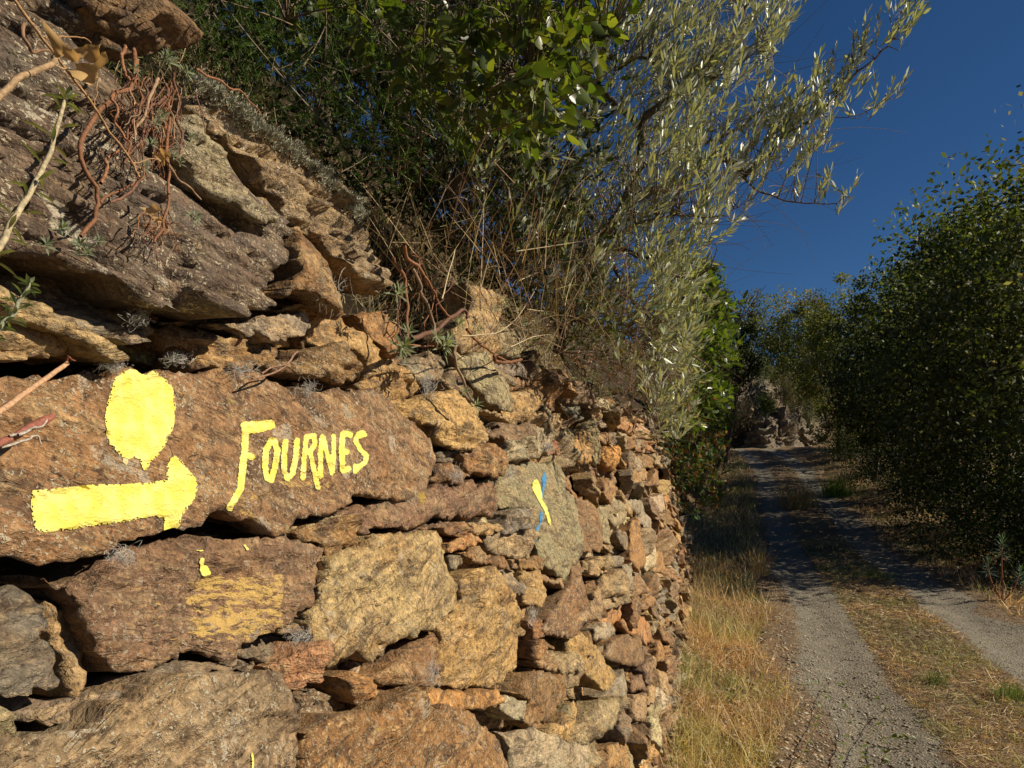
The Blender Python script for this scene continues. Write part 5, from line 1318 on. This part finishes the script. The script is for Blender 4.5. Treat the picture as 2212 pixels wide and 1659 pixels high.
stems = [(wpath('N', P, .06, 16, .02, 600 + i), r0, r1) for i, (P, r0, r1) in enumerate(S3)]
ros = [(wall_pt(*C('N', [q_])[0], .08), nrm(NN + rng.normal(size=3) * .4), 14, .035, .005, (.18, .21, .12)) for q_ in ((300,230),(270,215),(20,-20),(60,-40),(240,60),(320,160))]
plant('spurge', 'small spurge with looping red stems on the far wall top', stems, ros, GG, RED)
arch = empty('grass_stalk', tuple(wall_pt(1000, 725, .15)), 'pale arching dry grass stalks over the middle of the wall top', 'grass stalk')
for i, P in enumerate([[(780,520),(900,510),(1050,480),(1180,350),(1300,130)], [(1100,590),(1250,520),(1400,520),(1550,590)], [(830,400),(980,570)], [(1200,350),(1380,370),(1480,440),(1500,560),(1380,650)], [(660,280),(740,-40)], [(1150,160),(1330,90),(1450,40)]]):
    tube_obj('stalk', [wpath('e', P, .13, 20, .004, 700 + i)], [np.linspace(.0016, .001, 20)], [(.50,.40,.24)], M['stem'], arch, 4)

# ------------------------------------------------------------------ moss cushions on the sloping slab
cap = keyed['capslab']; tree = bvh_of(cap)
mp = np.array([(405,190),(440,205),(480,232),(530,272),(580,310),(620,338),(660,365),(700,398),(740,440),(770,475)]); 
def along(P, n):
    sg = np.linalg.norm(np.diff(P, axis=0), axis=1); cs = np.concatenate([[0], np.cumsum(sg)]); t = rng.uniform(0, cs[-1], n)
    return np.stack([np.interp(t, cs, P[:, 0]), np.interp(t, cs, P[:, 1])], 1), t
c2, t_ = along(mp, 15000)
wdt = 11 * (.6 + .7 * (fbm(np.stack([t_ / 30, t_ * 0, t_ * 0], 1), 2, 5) + .3)).clip(.15, 1.6)
c2 = c2 + rng.normal(size=c2.shape) * np.array([.55, .8]) * wdt[:, None] + np.array([2, -4])
lump = .010 * np.abs(fbm(np.c_[c2 / 14, c2[:, 0] * 0], 2, 8)) * 1.6 + .002
t0_ = wall_t(c2[:, 0], c2[:, 1], 0) * 0 + np.array([wall_t(a, b_, .075) for a, b_ in c2]) 
o0 = Vector((0, 0, EYE)); P0 = pxa(c2, t0_)
for k_ in range(len(P0)):
    hit = tree.ray_cast(o0, (Vector(P0[k_]) - o0).normalized())
    if hit[0] is not None: P0[k_] = hit[0]
P = P0 + NN * .008 + NN * (lump - .006)[:, None] + np.array([0, 0, 1]) * (lump * .6)[:, None]
blades('moss', P, nrm(NN[None] * .6 + np.array([0, 0, .8]) + rand_dirs(len(P)) * .8), rng.uniform(.003, .007, len(P)), .0016, colvar((.36, .365, .27), len(P), .3, (.2, .12, .06), .14), M['moss'], bend=.002, seg=1)

# ------------------------------------------------------------------ cobwebs
webs = [((712,640), 30, 34, .05, 'white cobweb tuft standing on the stones above the painted stone'), ((645,1378), 26, 18, .05, 'hanging cobweb below the right end of the worn yellow stone'), ((935,1455), 12, 26, .05, 'small cobweb on the corner left of the ochre boulder'),
        ((520,795), 32, 13, .02, 'cobweb along the ledge between the disc and the word'), ((665,842), 22, 16, .02, 'cobweb in the hollow above the letters'), ((930,835), 24, 24, .03, 'cobweb beside the yellow slab right of the painted stone'),
        ((1101,1025), 11, 11, .04, 'round cobweb hole at the top left of the blue marked stone'), ((985,1028), 14, 12, .03, 'cobweb beneath the rust stone right of the painted stone'), ((262,1200), 30, 16, .02, 'thin cobweb over the gap below the arrow'),
        ((300,688), 24, 14, .05, 'cobweb hanging under the boulder above the disc'), ((1150,1330), 10, 18, .03, 'cobweb at the right corner of the ochre boulder'), ((380,775), 26, 12, .02, 'cobweb on green moss above the disc'), ((1185,965), 12, 10, .04, 'faint cobweb beside the tall thin slab far along the wall'), ((240,790), 26, 7, .02, 'flat cobweb strip on the top edge of the painted stone')]
for i, ((x, y), rx, ry, off, lab) in enumerate(webs):
    n = 100; sp_ = []
    c_ = np.array([x, y]); 
    a = rng.normal(size=(n, 2)) * np.array([rx, ry]) * .5; b_ = a + rng.normal(size=(n, 2)) * np.array([rx * .5, ry]) * .7
    A3 = np.array([wall_pt(*(c_ + v), off + rng.uniform(-.01, .02)) for v in a]); B3 = np.array([wall_pt(*(c_ + v), off + rng.uniform(-.01, .02)) for v in b_])
    t = np.linspace(0, 1, 5)[None, :, None]; mid = rand_dirs(n) * .006
    sc = max(1.0, A3[:, 1].mean() / .9)
    o = stems_obj('cobweb', A3[:, None] * (1 - t) + B3[:, None] * t + mid[:, None] * 4 * t * (1 - t), .00017 * sc, .00012 * sc, (.50, .48, .44), M['web'], None)
    tag(o, lab, 'cobweb')

# ------------------------------------------------------------------ trees
def tree(name, label, X, Y, h, rx, rz, nl, ls, col, lowest=.15, group=None, cat='tree', alt=None, pa=0, lean=(0, 0), clumps=70, seed=0, bark=(.13, .10, .07), mat='tree_leaf'):
    g0 = float(ground_z(X, Y)[0]); rs = np.random.default_rng(1000 + seed)
    o = empty(name, (X, Y, g0), label, cat, group)
    top = np.array([X + lean[0], Y + lean[1], g0 + h]); c = np.array([X + lean[0] * .6, Y + lean[1] * .6, g0 + h * (lowest + (1 - lowest) / 2)])
    Rz = h * (1 - lowest) / 2
    d = nrm(rs.normal(size=(clumps, 3))); r = rs.uniform(.3, 1.0, clumps) ** .5 * rs.uniform(.85, 1.15, clumps)
    cc = c + d * r[:, None] * np.array([rx, rx, Rz]); 
    trunk = smooth_path([np.array([X, Y, g0 - .1]), np.array([X + lean[0] * .2 + .1, Y, g0 + h * .3]), c, c + (top - c) * .6], 14, .12, seed)
    tube_obj('trunk', [trunk], [np.linspace(.045 * h / 3, .012, 14)], [bark], M['bark'], o, 7)
    for k in range(6):
        e = cc[k * clumps // 6]; a = trunk[4 + k]
        tube_obj('branch', [smooth_path([a, a * .5 + e * .5 + np.array([0, 0, .15]), e], 9, .08, k)], [np.linspace(.02 * h / 4, .006, 9)], [bark], M['bark'], o, 5)
    nt_ = clumps; A = np.repeat(trunk[rs.integers(4, 13, nt_)][:, None], 1, 1); E = cc[:nt_][:, None]; t = np.linspace(0, 1, 5)[None, :, None]
    stems_obj('twigs', A * (1 - t) + E * t + (rs.normal(size=(nt_, 1, 3)) * .15) * (4 * t * (1 - t)), .012, .004, bark, M['bark'], o, kind='stuff')
    per = nl // clumps; rad = rx * .175
    off = nrm(rs.normal(size=(clumps, per, 3))) * (rs.random((clumps, per, 1)) ** .45) * rad * 2.1 * np.array([1, 1, .75]) * rs.uniform(.45, 1.6, (clumps, 1, 1))
    P = (cc[:, None] + off).reshape(-1, 3); P = P[P[:, 2] > ground_z(P[:, 0], P[:, 1]) + .03]
    n = len(P); D_ = nrm(rs.normal(size=(n, 3)) + np.array([0, 0, .1])); N_ = nrm(rs.normal(size=(n, 3)) * .8 + np.array([0, 0, .7]))
    tone = rs.uniform(.6, 1.7, (clumps, 1, 1)) 
    tone = np.repeat(tone, per, 1).reshape(-1, 1)[:n]
    Cc = colvar(col, n, .3, alt, pa) * tone
    leaves_obj('crown', P, D_, N_, ls * rs.uniform(.7, 1.3, n), ls * .55 * rs.uniform(.8, 1.2, n), Cc, DIAM, M[mat], o, split=0, cup=0, droop=.1, stuff=False)
    return o
def at_px(x, Y): return (x - 1106) / F * Y
DK = (.085, .108, .034)
trs = [ # x px, depth, height, rx, leaves, tone, label
 (2330, 9.6, 6.4, 2.0, 16000, DK, 'nearest dark oak at the right edge, tallest against the sky'),
 (2120, 11.6, 6.2, 1.7, 15000, DK, 'dark oak with a domed crown, second from the right edge'),
 (2010, 14.2, 5.9, 1.7, 12000, DK, 'dark oak stepping down beside the domed one'),
 (1915, 17.5, 5.5, 1.5, 10000, (.05,.07,.018), 'shaded oak in the middle of the right hand row'),
 (1868, 21.5, 6.2, 1.4, 9000, (.055,.075,.02), 'oak above the bend where the right bank meets the track'),
 (2260, 13.5, 6.6, 2.2, 12000, DK, 'tall oak behind the nearest one at the right edge'),
 (2110, 17.0, 7.2, 2.2, 10000, DK, 'oak glimpsed behind the domed crown'),
 (1960, 21.5, 7.2, 2.2, 9000, DK, 'oak behind the middle of the right hand row'),
 (2420, 12.5, 6.8, 2.3, 9000, DK, 'oak outside the right edge that shades the verge'),
 (2060, 25.0, 8.2, 2.6, 8000, DK, 'rear oak of the right hand wood'),
 (2230, 19.0, 7.0, 2.4, 7000, DK, 'oak added deep in the wood to shade the ground under the row'),  # added tree, keeps sun off the soil under the crowns
 (2180, 29.0, 8.0, 2.8, 6000, DK, 'deepest oak, added behind the right hand wood for its shade'),  # another added shade tree, closes the open side of the wood
]
for i, (x, Y, h, rx, nl, tone, lab) in enumerate(trs):
    q_t = float(road_c(np.array([Y / CT]))[0]) + 1.9 + .5 * rx; Xt = max(at_px(x, Y), float(sq((Y + q_t * ST) / CT, q_t)[0]))
    tree('oak_tree', lab, Xt, Y, h, rx, 0, int(nl * 1.0), .098 if Y < 16 else .115, tone, .16, 'oaks along the right side of the track', seed=i, clumps=85, alt=(.26, .25, .15), pa=.09)  # pale share of leaves paints sun glints on the crowns
fr_ = [
 (1810, 27.0, 7.2, 1.4, 9000, (.15,.165,.045), (.34,.15,.06), .03, 'yellow green oak lit at the top above the outcrop'),
 (1726, 46.0, 8.0, 2.2, 9000, (.13,.14,.045), (.34,.15,.07), .10, 'olive green tree with russet leaves above the bend'),
 (1648, 44.0, 8.2, 2.2, 9000, (.13,.145,.045), None, 0, 'small tree on the skyline over the outcrop'),
 (1566, 27.0, 6.2, .80, 4200, (.028,.040,.012), None, 0, 'very dark tree leaning across the pale outcrop'),
 (1525, 22.0, 7.2, .95, 9000, (.095,.13,.025), (.3,.14,.05), .03, 'sunlit green tree behind the oak bush'),
 (1470, 17.0, 5.2, 1.0, 8000, (.085,.12,.025), None, 0, 'green tree half hidden by the olive shoots'),
 (1985, 30.0, 7.6, 2.4, 8000, (.06,.08,.02), None, 0, 'far oak behind the right hand wood'),
 (1760, 44.0, 7.5, 3.2, 7000, (.06,.08,.022), None, 0, 'farthest tree on the hill behind the bend'),
]
for i, (x, Y, h, rx, nl, tone, alt, pa, lab) in enumerate(fr_):
    tree('hillside_tree', lab, at_px(x, Y), Y, h, rx, 0, int(nl * 1.3), .12 if Y < 30 else .17, tone, .45 if x == 1566 else .05, 'trees round the bend of the track', seed=40 + i, clumps=80, alt=alt, pa=pa, lean=(.85, 0) if x == 1566 else (0, 0))
for i, (x, Y, h, rx, lab) in enumerate([(430, 4.2, 5.0, 1.1, 'dark tree on the slope above the boulder, left of the hanging oak'), (690, 5.2, 5.5, 1.3, 'dark tree on the slope directly behind the hanging oak leaves'), (900, 6.4, 5.6, 1.15, 'dark tree on the slope between the hanging oak and the olive')]):
    tree('bank_tree', lab, at_px(x, Y), Y, h, rx, 0, 16000, .068, (.030, .043, .012), .02, 'trees on the slope behind the wall', seed=70 + i, clumps=110)
# bare branches of the dark tree at the bend
dead = empty('dead_tree', tuple(gp(at_px(1545, 25.5), 25.5)[0]), 'bare forked branches sticking out above the dark tree at the bend', 'dead tree')
hz = px(1600, 690, 25.5)
tube_obj('trunk', [smooth_path([gp(at_px(1545, 25.5), 25.5)[0], px(1552, 820, 25.5), px(1580, 740, 25.5), hz], 12, .08, 3)], [np.linspace(.07, .035, 12)], [(.10,.08,.06)], M['bark'], dead, 6)
for k, P in enumerate([[(1600,690),(1610,660),(1605,640),(1595,625)], [(1600,690),(1625,655),(1640,635),(1656,615)], [(1605,665),(1585,640),(1590,625)], [(1625,655),(1645,650)], [(1612,655),(1618,635)], [(1620,650),(1632,628)]]):
    tube_obj('branch', [smooth_path([px(a, b_, 25.5) for a, b_ in P], 8, .05, k)], [np.linspace(.03, .008, 8)], [(.10,.08,.07)], M['bark'], dead, 5)
# undergrowth in front of the right hand wood
und = [(2190, 9.0, 1.5, 1.0), (2080, 9.9, 1.6, 1.0), (1990, 11.4, 1.7, 1.1), (1915, 13.5, 1.7, 1.2), (1850, 16, 1.7, 1.2), (1822, 19, 1.6, 1.0), (1800, 22.5, 1.6, .9), (2290, 9.0, 1.9, 1.1), (1785, 27, 1.8, .9)]
ulab = ['dark shrub under the nearest oak at the right edge', 'dark shrub at the foot of the domed oak', 'shrub left of the domed oak, in deep shade', 'shrub at the edge of the wood behind the green broom', 'shrub in the middle of the wood edge', 'shrub near the pale grass tuft', 'farthest large shrub before the bend', 'shrub cut by the right edge of the frame', 'shrub at the foot of the low outcrop']
for i, ((x, Y, h, r), lab) in enumerate(zip(und, ulab)):
    q_s = float(road_c(np.array([Y / CT]))[0]) + 1.8 + .85 * r; X, Y = sq((Y + q_s * ST) / CT, q_s); X, Y = float(X), float(Y); g0 = float(ground_z(X, Y)[0]); n = 6400; o = empty('shrub', (X, Y, g0), lab, 'shrub', 'shrubs along the wood edge')
    cl = rng.normal(size=(40, 3)) * np.array([r * .55, r * .5, h * .3]) + np.array([X, Y, g0 + h * .45])
    P = (cl[:, None] + rng.normal(size=(40, n // 40, 3)) * .17).reshape(-1, 3); P = P[P[:, 2] > g0 - .05]; m_ = len(P)
    leaves_obj('foliage', P, rand_dirs(m_), rand_dirs(m_) * .8 + np.array([0, 0, .6]), .065 * rng.uniform(.6, 1.2, m_), .032, colvar((.034,.055,.014), m_, .35, (.16,.14,.06), .04), DIAM, M['tree_leaf'], o, cup=0, stuff=False)
    t = np.linspace(0, 1, 4)[None, :, None]
    stems_obj('twigs', np.array([X, Y, g0])[None, None] * (1 - t) + cl[:, None] * t, .01, .003, (.12,.09,.07), M['bark'], o, kind='stuff')
# green broom on the right verge
o = empty('broom', tuple(gp(at_px(1812, 19), 19)[0]), 'bright green upright broom bush on the right bank near the pale grass tuft', 'broom')
n = 420; c0 = gp(at_px(1812, 19), 19)[0]
P = c0 + rng.normal(size=(n, 3)) * np.array([.22, .15, .02]); D_ = nrm(np.array([-.15, 0, 1]) + rng.normal(size=(n, 3)) * .3)
blades('stems', P, D_, rng.uniform(.3, .8, n), .012, colvar((.13,.24,.03), n, .3), M['grass'], bend=.1, seg=3, parent=o, kind='stuff')

# ------------------------------------------------------------------ rock outcrop at the bend
def outcrop(name, label, x, y0, y1, wpx, Y, depth, seed, tilt=.0, nu=150, nv=120):
    zt = EYE - (y0 - 1000) / F * Y; zb = EYE - (y1 - 1000) / F * Y - .6; Wd = wpx / F * Y; X = at_px(x, Y)
    u = np.linspace(0, math.pi, nu); v = np.linspace(0, math.pi / 2, nv)
    Ug, Vg = np.meshgrid(u, v, indexing='ij'); Ug, Vg = Ug.ravel(), Vg.ravel()
    pw = lambda a, e: np.sign(a) * np.abs(a) ** e
    P = np.stack([X - pw(np.cos(Ug), .7) * Wd / 2 * pw(np.cos(Vg), .35), Y + depth * .5 - np.sin(Ug) ** .6 * depth * pw(np.cos(Vg), .35), zb + (zt - zb) * np.sin(Vg)], 1)
    nn_ = nrm(P - np.array([X, Y + depth * .6, (zb + zt) * .4]))
    Q = P * np.array([.8, .8, 1.0]); Q = Q + np.array([0, 0, 1]) * (tilt * P[:, :1])
    lay = fbm(Q * np.array([.35, .35, 2.6]), 4, seed) ; blk = fbm(P * .55, 4, seed + 3); st_ = np.floor(blk * 5) / 5
    P = P + nn_ * ((lay * .45 + st_ * 1.2 + fbm(P * 2.2, 4, seed + 6) * .30) * min(1, Wd / 4))[:, None]
    ya = .70; dx_, dy_ = P[:, 0] - X, P[:, 1] - Y; P = np.stack([X + dx_ * math.cos(ya) - dy_ * math.sin(ya), Y + dx_ * math.sin(ya) + dy_ * math.cos(ya), P[:, 2]], 1)
    i = np.arange(nu * nv).reshape(nu, nv); Fq = np.stack([i[:-1, :-1].ravel(), i[1:, :-1].ravel(), i[1:, 1:].ravel(), i[:-1, 1:].ravel()], 1)
    o = mesh_obj(name, P, Fq, M['cliff'], None, {}, origin=(X, Y, zb)); tag(o, label, 'rock outcrop')
outcrop('rock_outcrop', 'tall pale rock face leaning up the slope left of the bend', 1612, 752, 968, 190, 40, 1.2, 3, .5)
outcrop('rock_outcrop', 'rounded knob of rock in the middle of the bend', 1672, 826, 930, 95, 38.4, 1.2, 5, .2)
outcrop('rock_outcrop', 'low layered rock wall where the track turns', 1682, 882, 982, 190, 37, 1.3, 9, -.05)
outcrop('rock_outcrop', 'low broken ledge of rock right of the track end', 1738, 872, 976, 120, 39, 1.0, 12, .1)
# scrubby brush in front of the cliff
for (x, y, r, c_, lab) in ((1752, 880, .9, (.11,.13,.045), 'olive green bush on the bank right of the rocks'), (1700, 850, .8, (.12,.11,.05), 'dry yellowish bush above the low rock wall'), (1600, 900, .9, (.16,.13,.085), 'grey brown dead brush in front of the pale rock face'), (1565, 905, .9, (.10,.12,.05), 'dull green brush left of the pale rock face'), (1655, 878, .5, (.12,.17,.04), 'small green bush on the low rock wall'), (1640, 800, .7, (.075,.10,.03), 'green bush between the two crags')):
    c0 = px(x, y, 36.5); n = 1800; P = c0 + rng.normal(size=(n, 3)) * np.array([r * .45, r * .4, r * .5]); D_ = nrm(rng.normal(size=(n, 3)) + np.array([0, 0, .8]))
    o = blades('brush', P, D_, rng.uniform(.15, .4, n), .02, colvar(c_, n, .3), M['grass'], bend=.05, seg=2, kind=None); tag(o, lab, 'bush')

# ------------------------------------------------------------------ euphorbias
def euphorbia(label, x, y, Y, hs, sc=1.0):
    c0 = px(x, y, Y); g0 = gp(c0[0], c0[1])[0]; o = empty('euphorbia', tuple(g0), label, 'euphorbia')
    for dx, hh, L in hs:
        tip = np.array([g0[0] + dx, g0[1], g0[2] + hh]); P3 = smooth_path([g0, (g0 + tip) / 2 + np.array([dx * .2, 0, 0]), tip], 10, .01, 1)
        tube_obj('stem', [P3], [np.linspace(.008, .005, 10)], [(.28,.10,.05)], M['stem'], o, 6)
        A = rosette(o, tip, (dx * .5, -.2, 1), 46, L, .009 * sc, (.10,.17,.13)); P, D_, N_, L_, Wd, Cc = A
        P = P + np.array([0, 0, -1]) * np.linspace(L * .9, 0, 46)[:, None]
        leaves_obj('foliage', P, D_, N_, L_, Wd, Cc, LANCE, M['tree_leaf'], o, split=30, cup=.1)
euphorbia('blue green euphorbia on a red stem under the trees at the right edge', 2165, 1290, 7.6, [(.0, .68, .15), (-.16, .45, .12), (.2, .35, .12)])
euphorbia('small blue green euphorbia by the left edge of the track', 1615, 1265, 8.0, [(.0, .24, .10), (.05, .14, .08), (-.06, .16, .08)])
euphorbia('blue green euphorbia clump beyond the end of the wall', 1478, 1120, 11.0, [(.0, .55, .20), (.2, .4, .18), (-.15, .3, .18), (.45, .3, .18)], 1.5)

# ------------------------------------------------------------------ grasses, litter and gravel
def zone(n, s0, s1, qlo, qhi, pw=2.2):
    u = rng.random(n); s = s0 * (s1 / s0) ** (u ** (1 / 1.0)); 
    q = qlo(s) + (qhi(s) - qlo(s)) * rng.random(n); return s, q
STRAW, BRN, GRN = (.64, .52, .32), (.40, .275, .155), (.24, .29, .085)
foot = lambda s: -.18 + s * 0
edge = lambda s: road_c(s) - 1.22 - .12 * np.sin(s * 2.3)
def scatter(name, n, s0, s1, qlo, qhi, L0, L1, wd, cols, up=1.0, jit=.5, bend=.5, seg=3, patch=None, dz=0.0, flat=False):
    s, q = zone(n, s0, s1, qlo, qhi); X, Y = sq(s, q)
    if patch is not None:
        f = fbm(np.stack([X * patch[0], Y * patch[0], X * 0], 1), 3, patch[1]); k = f > patch[2]; X, Y = X[k], Y[k]
    n = len(X); P = gp(X, Y, dz)
    D_ = nrm(rng.normal(size=(n, 3)) * np.array([1, 1, .15 if flat else 1]) * jit + np.array([0, 0, up]))
    c = np.concatenate([np.array(c_)[None] * rng.uniform(.7, 1.3, (n, 1)) for c_, _ in cols]).reshape(len(cols), n, 3)
    pick = rng.choice(len(cols), n, p=np.array([w_ for _, w_ in cols]) / sum(w_ for _, w_ in cols))
    Cc = c[pick, np.arange(n)]
    pf = fbm(np.stack([X * 1.1, Y * 1.1, X * 0 + 5], 1), 3, 71)[:, None]; pg = fbm(np.stack([X * 1.7, Y * 1.7, X * 0 + 9], 1), 2, 73)[:, None]
    Cc = Cc * (1 + np.clip(pf * 2.4, -.7, .7) * np.array([.35, .25, .15])) * np.where(pg > .22, np.array([.88, 1.0, .75]), np.array([1.02, .98, .92]))
    dist = np.hypot(X, Y)
    return blades(name, P, D_, rng.uniform(L0, L1, n), wd * np.clip(dist / 4, .8, 3), Cc, M['grass'], bend=bend * (L0 + L1) / 2, seg=seg)
scatter('dry_grass', 15000, 1.8, 11.5, foot, edge, .04, .15, .0032, [(STRAW, .45), (BRN, .42), (GRN, .13)], 1, 1.0, 1.1, 3)
scatter('dry_grass', 3200, 2.2, 10, foot, edge, .12, .34, .0028, [(STRAW, .65), (BRN, .35)], 1, .6, .8, 5, patch=(1.3, 31, -.4))
scatter('grass_litter', 16000, 1.8, 12, foot, edge, .03, .12, .0035, [(STRAW, .4), (BRN, .45), ((.16,.11,.07), .25)], .12, 1, .3, 2, dz=.012, flat=True)
scatter('green_grass', 5500, 2, 11, foot, edge, .03, .10, .005, [(GRN, .7), ((.24,.26,.06), .3)], 1, .8, .9, 2, patch=(1.7, 12, .12))
mid0 = lambda s: road_c(s) - .42; mid1 = lambda s: road_c(s) + .40
scatter('grass_litter', 17000, 2.6, 14, mid0, mid1, .02, .10, .003, [(STRAW, .36), (BRN, .36), ((.17,.12,.075), .3), (GRN, .12)], .12, 1, .3, 2, dz=.03, flat=True)
scatter('dry_grass', 3600, 2.6, 30, mid0, mid1, .04, .14, .003, [(STRAW, .6), (BRN, .25), (GRN, .2)], 1, .8, .9, 3, patch=(1.6, 15, -.05), dz=.015)
scatter('green_grass', 2600, 3.0, 20, mid0, mid1, .04, .13, .004, [(GRN, .7), ((.22,.27,.07), .3)], 1, .7, .8, 3, patch=(2.2, 18, .28), dz=.015)
rt0 = lambda s: road_c(s) + 1.15; rt1 = lambda s: road_c(s) + 2.9 + s * .05
scatter('dry_grass', 9000, 3.6, 30, rt0, rt1, .06, .24, .004, [(STRAW, .35), (BRN, .5), (GRN, .15)], 1, .6, .9, 3)
scatter('grass_litter', 8000, 3.6, 20, rt0, rt1, .04, .15, .005, [(STRAW, .3), (BRN, .6), ((.12,.08,.05), .2)], .12, 1, .3, 2, dz=.012, flat=True)
lf0 = lambda s: road_c(s) - 2.4; 
scatter('dry_grass', 6000, 10.5, 38, lf0, lambda s: road_c(s) - 1.1, .08, .3, .006, [(STRAW, .45), (BRN, .4), (GRN, .2)], 1, .6, .8, 3)
# dead grass and litter covering the edge of the terrace behind the wall
tq0 = lambda s: -1.9 + s * 0; tq1 = lambda s: -.72 + s * 0
scatter('dry_grass', 8000, 1.2, 10.3, tq0, tq1, .06, .26, .0026, [(STRAW, .4), (BRN, .45), (GRN, .15)], 1, 1.0, .9, 4)
scatter('grass_litter', 6000, 1.2, 10.3, tq0, tq1, .03, .12, .0035, [(STRAW, .35), (BRN, .5), ((.17,.12,.07), .2)], .15, 1, .3, 2, dz=.012, flat=True)
# pale grass tufts
def tuft(label, x, y, Y, n, h, r, col, name='grass_tuft'):
    c0 = px(x, y, Y); g0 = gp(c0[0], c0[1])[0]; P = g0 + rng.normal(size=(n, 3)) * np.array([r, r, 0.0])
    o = blades(name, P, nrm(np.array([0, 0, 1]) + rng.normal(size=(n, 3)) * .3), rng.uniform(.4, 1, n) * h, .004 * max(1, Y / 6), colvar(col, n, .3), M['grass'], bend=h * .5, seg=4, kind=None); tag(o, label, 'grass tuft')
tuft('tall pale grass tuft catching the sun on the right bank', 1722, 1010, 17, 260, .85, .22, (.46,.34,.14))
tuft('green grass tuft at the lower right edge', 2185, 1510, 4.5, 260, .16, .06, (.16,.24,.06))
tuft('green tuft on the middle strip of the near track', 2020, 1480, 4.8, 160, .13, .04, (.16,.22,.07))
tuft('pale arching grass beside the left track', 1640, 1235, 9.5, 110, .5, .06, (.48,.34,.14))
tuft('small green tuft in the middle strip at the shadow edge', 1890, 1250, 9.2, 200, .16, .16, (.13,.20,.05))
# trailing weed on the near track
wd_ = empty('trailing_weed', tuple(px(1790, 1640, 3.75)), 'leafy green trailing weed across the bottom of the left track', 'weed')
for k, P in enumerate([[(1700,1700),(1760,1560),(1790,1480)], [(1800,1700),(1815,1640),(1840,1560),(1790,1500)], [(1900,1700),(1860,1620),(1930,1520)], [(1960,1700),(1905,1600),(1990,1600)], [(1730,1480),(1800,1475),(1880,1495),(1960,1600)]]):
    pts = []
    for a, b_ in P:
        tq_ = EYE / ((b_ - 1000) / F); w_ = px(a, b_, tq_ * .97); pts.append(w_)
    P3 = smooth_path(pts, 16, .01, k); tube_obj('stem', [P3], [np.linspace(.002, .0012, 16)], [(.22,.17,.06)], M['stem'], wd_, 5)
    m_ = 14; j = rng.integers(1, 15, m_)
    leaves_obj('foliage', P3[j], nrm(rng.normal(size=(m_, 3)) * np.array([1, 1, .4]) + np.array([0, 0, .4])), np.tile([0, -.3, 1.], (m_, 1)), .035, .015, colvar((.14,.20,.035), m_, .3), OVAL, M['oak_leaf'], wd_, split=14)

# pebbles
def pebbles(name, n, s0, s1, qf, r0, r1, cols, dz=.018, seed=0):
    u = rng.random(n); s = s0 * (s1 / s0) ** u; q = qf(s, rng.random(n)); X, Y = sq(s, q); C0 = gp(X, Y, dz)
    tmpl = np.array([(1,0,0),(.3,.9,0),(-.8,.6,0),(-.9,-.5,0),(.2,-1,0),(.1,.1,.8),(0,0,-.8)])
    F3 = np.array([(0,1,5),(1,2,5),(2,3,5),(3,4,5),(4,0,5),(1,0,6),(2,1,6),(3,2,6),(4,3,6),(0,4,6)])
    r = r0 + (r1 - r0) * rng.random(n) ** 3; a = rng.uniform(0, 6.28, n); sc3 = rng.uniform(.5, 1.1, (n, 1, 3)) * np.array([1, 1, .6])
    T3 = tmpl[None] * (1 + rng.uniform(-.25, .25, (n, 7, 3))) * sc3
    T3 = np.stack([T3[..., 0] * np.cos(a)[:, None] - T3[..., 1] * np.sin(a)[:, None], T3[..., 0] * np.sin(a)[:, None] + T3[..., 1] * np.cos(a)[:, None], T3[..., 2]], -1) * r[:, None, None]
    V = (C0[:, None] + T3).reshape(-1, 3); Fc = (F3[None] + (np.arange(n) * 7)[:, None, None]).reshape(-1, 3)
    cc = np.array(cols)[rng.integers(0, len(cols), n)] * rng.uniform(.7, 1.25, (n, 1))
    o = mesh_obj(name, V, Fc, M['pebble'], None, {'col': np.repeat(cc, 7, 0)}); tag(o, kind='stuff')
GC = [(.32,.29,.22),(.42,.38,.30),(.14,.12,.09),(.34,.27,.18)]
pebbles('gravel', 15000, 2.6, 14, lambda s, r: road_c(s) - .72 + (r - .5) * .8, .003, .017, GC)
pebbles('gravel', 9000, 3.2, 16, lambda s, r: road_c(s) + .72 + (r - .5) * .75, .003, .013, GC)
pebbles('gravel', 5000, 2.2, 12, lambda s, r: road_c(s) - 1.35 + (r - .5) * .6, .005, .03, GC + [(.34,.22,.11),(.38,.30,.19)])
pebbles('rubble', 900, 2.0, 11, lambda s, r: -.2 + (r ** 2) * .35, .015, .06, [(.34,.22,.11),(.30,.24,.16),(.40,.32,.2),(.25,.14,.07)], dz=.0)
print('objects', len(bpy.data.objects), 'tris', sum(len(o.data.loops) - 2 * len(o.data.polygons) for o in bpy.data.objects if o.type == 'MESH'))
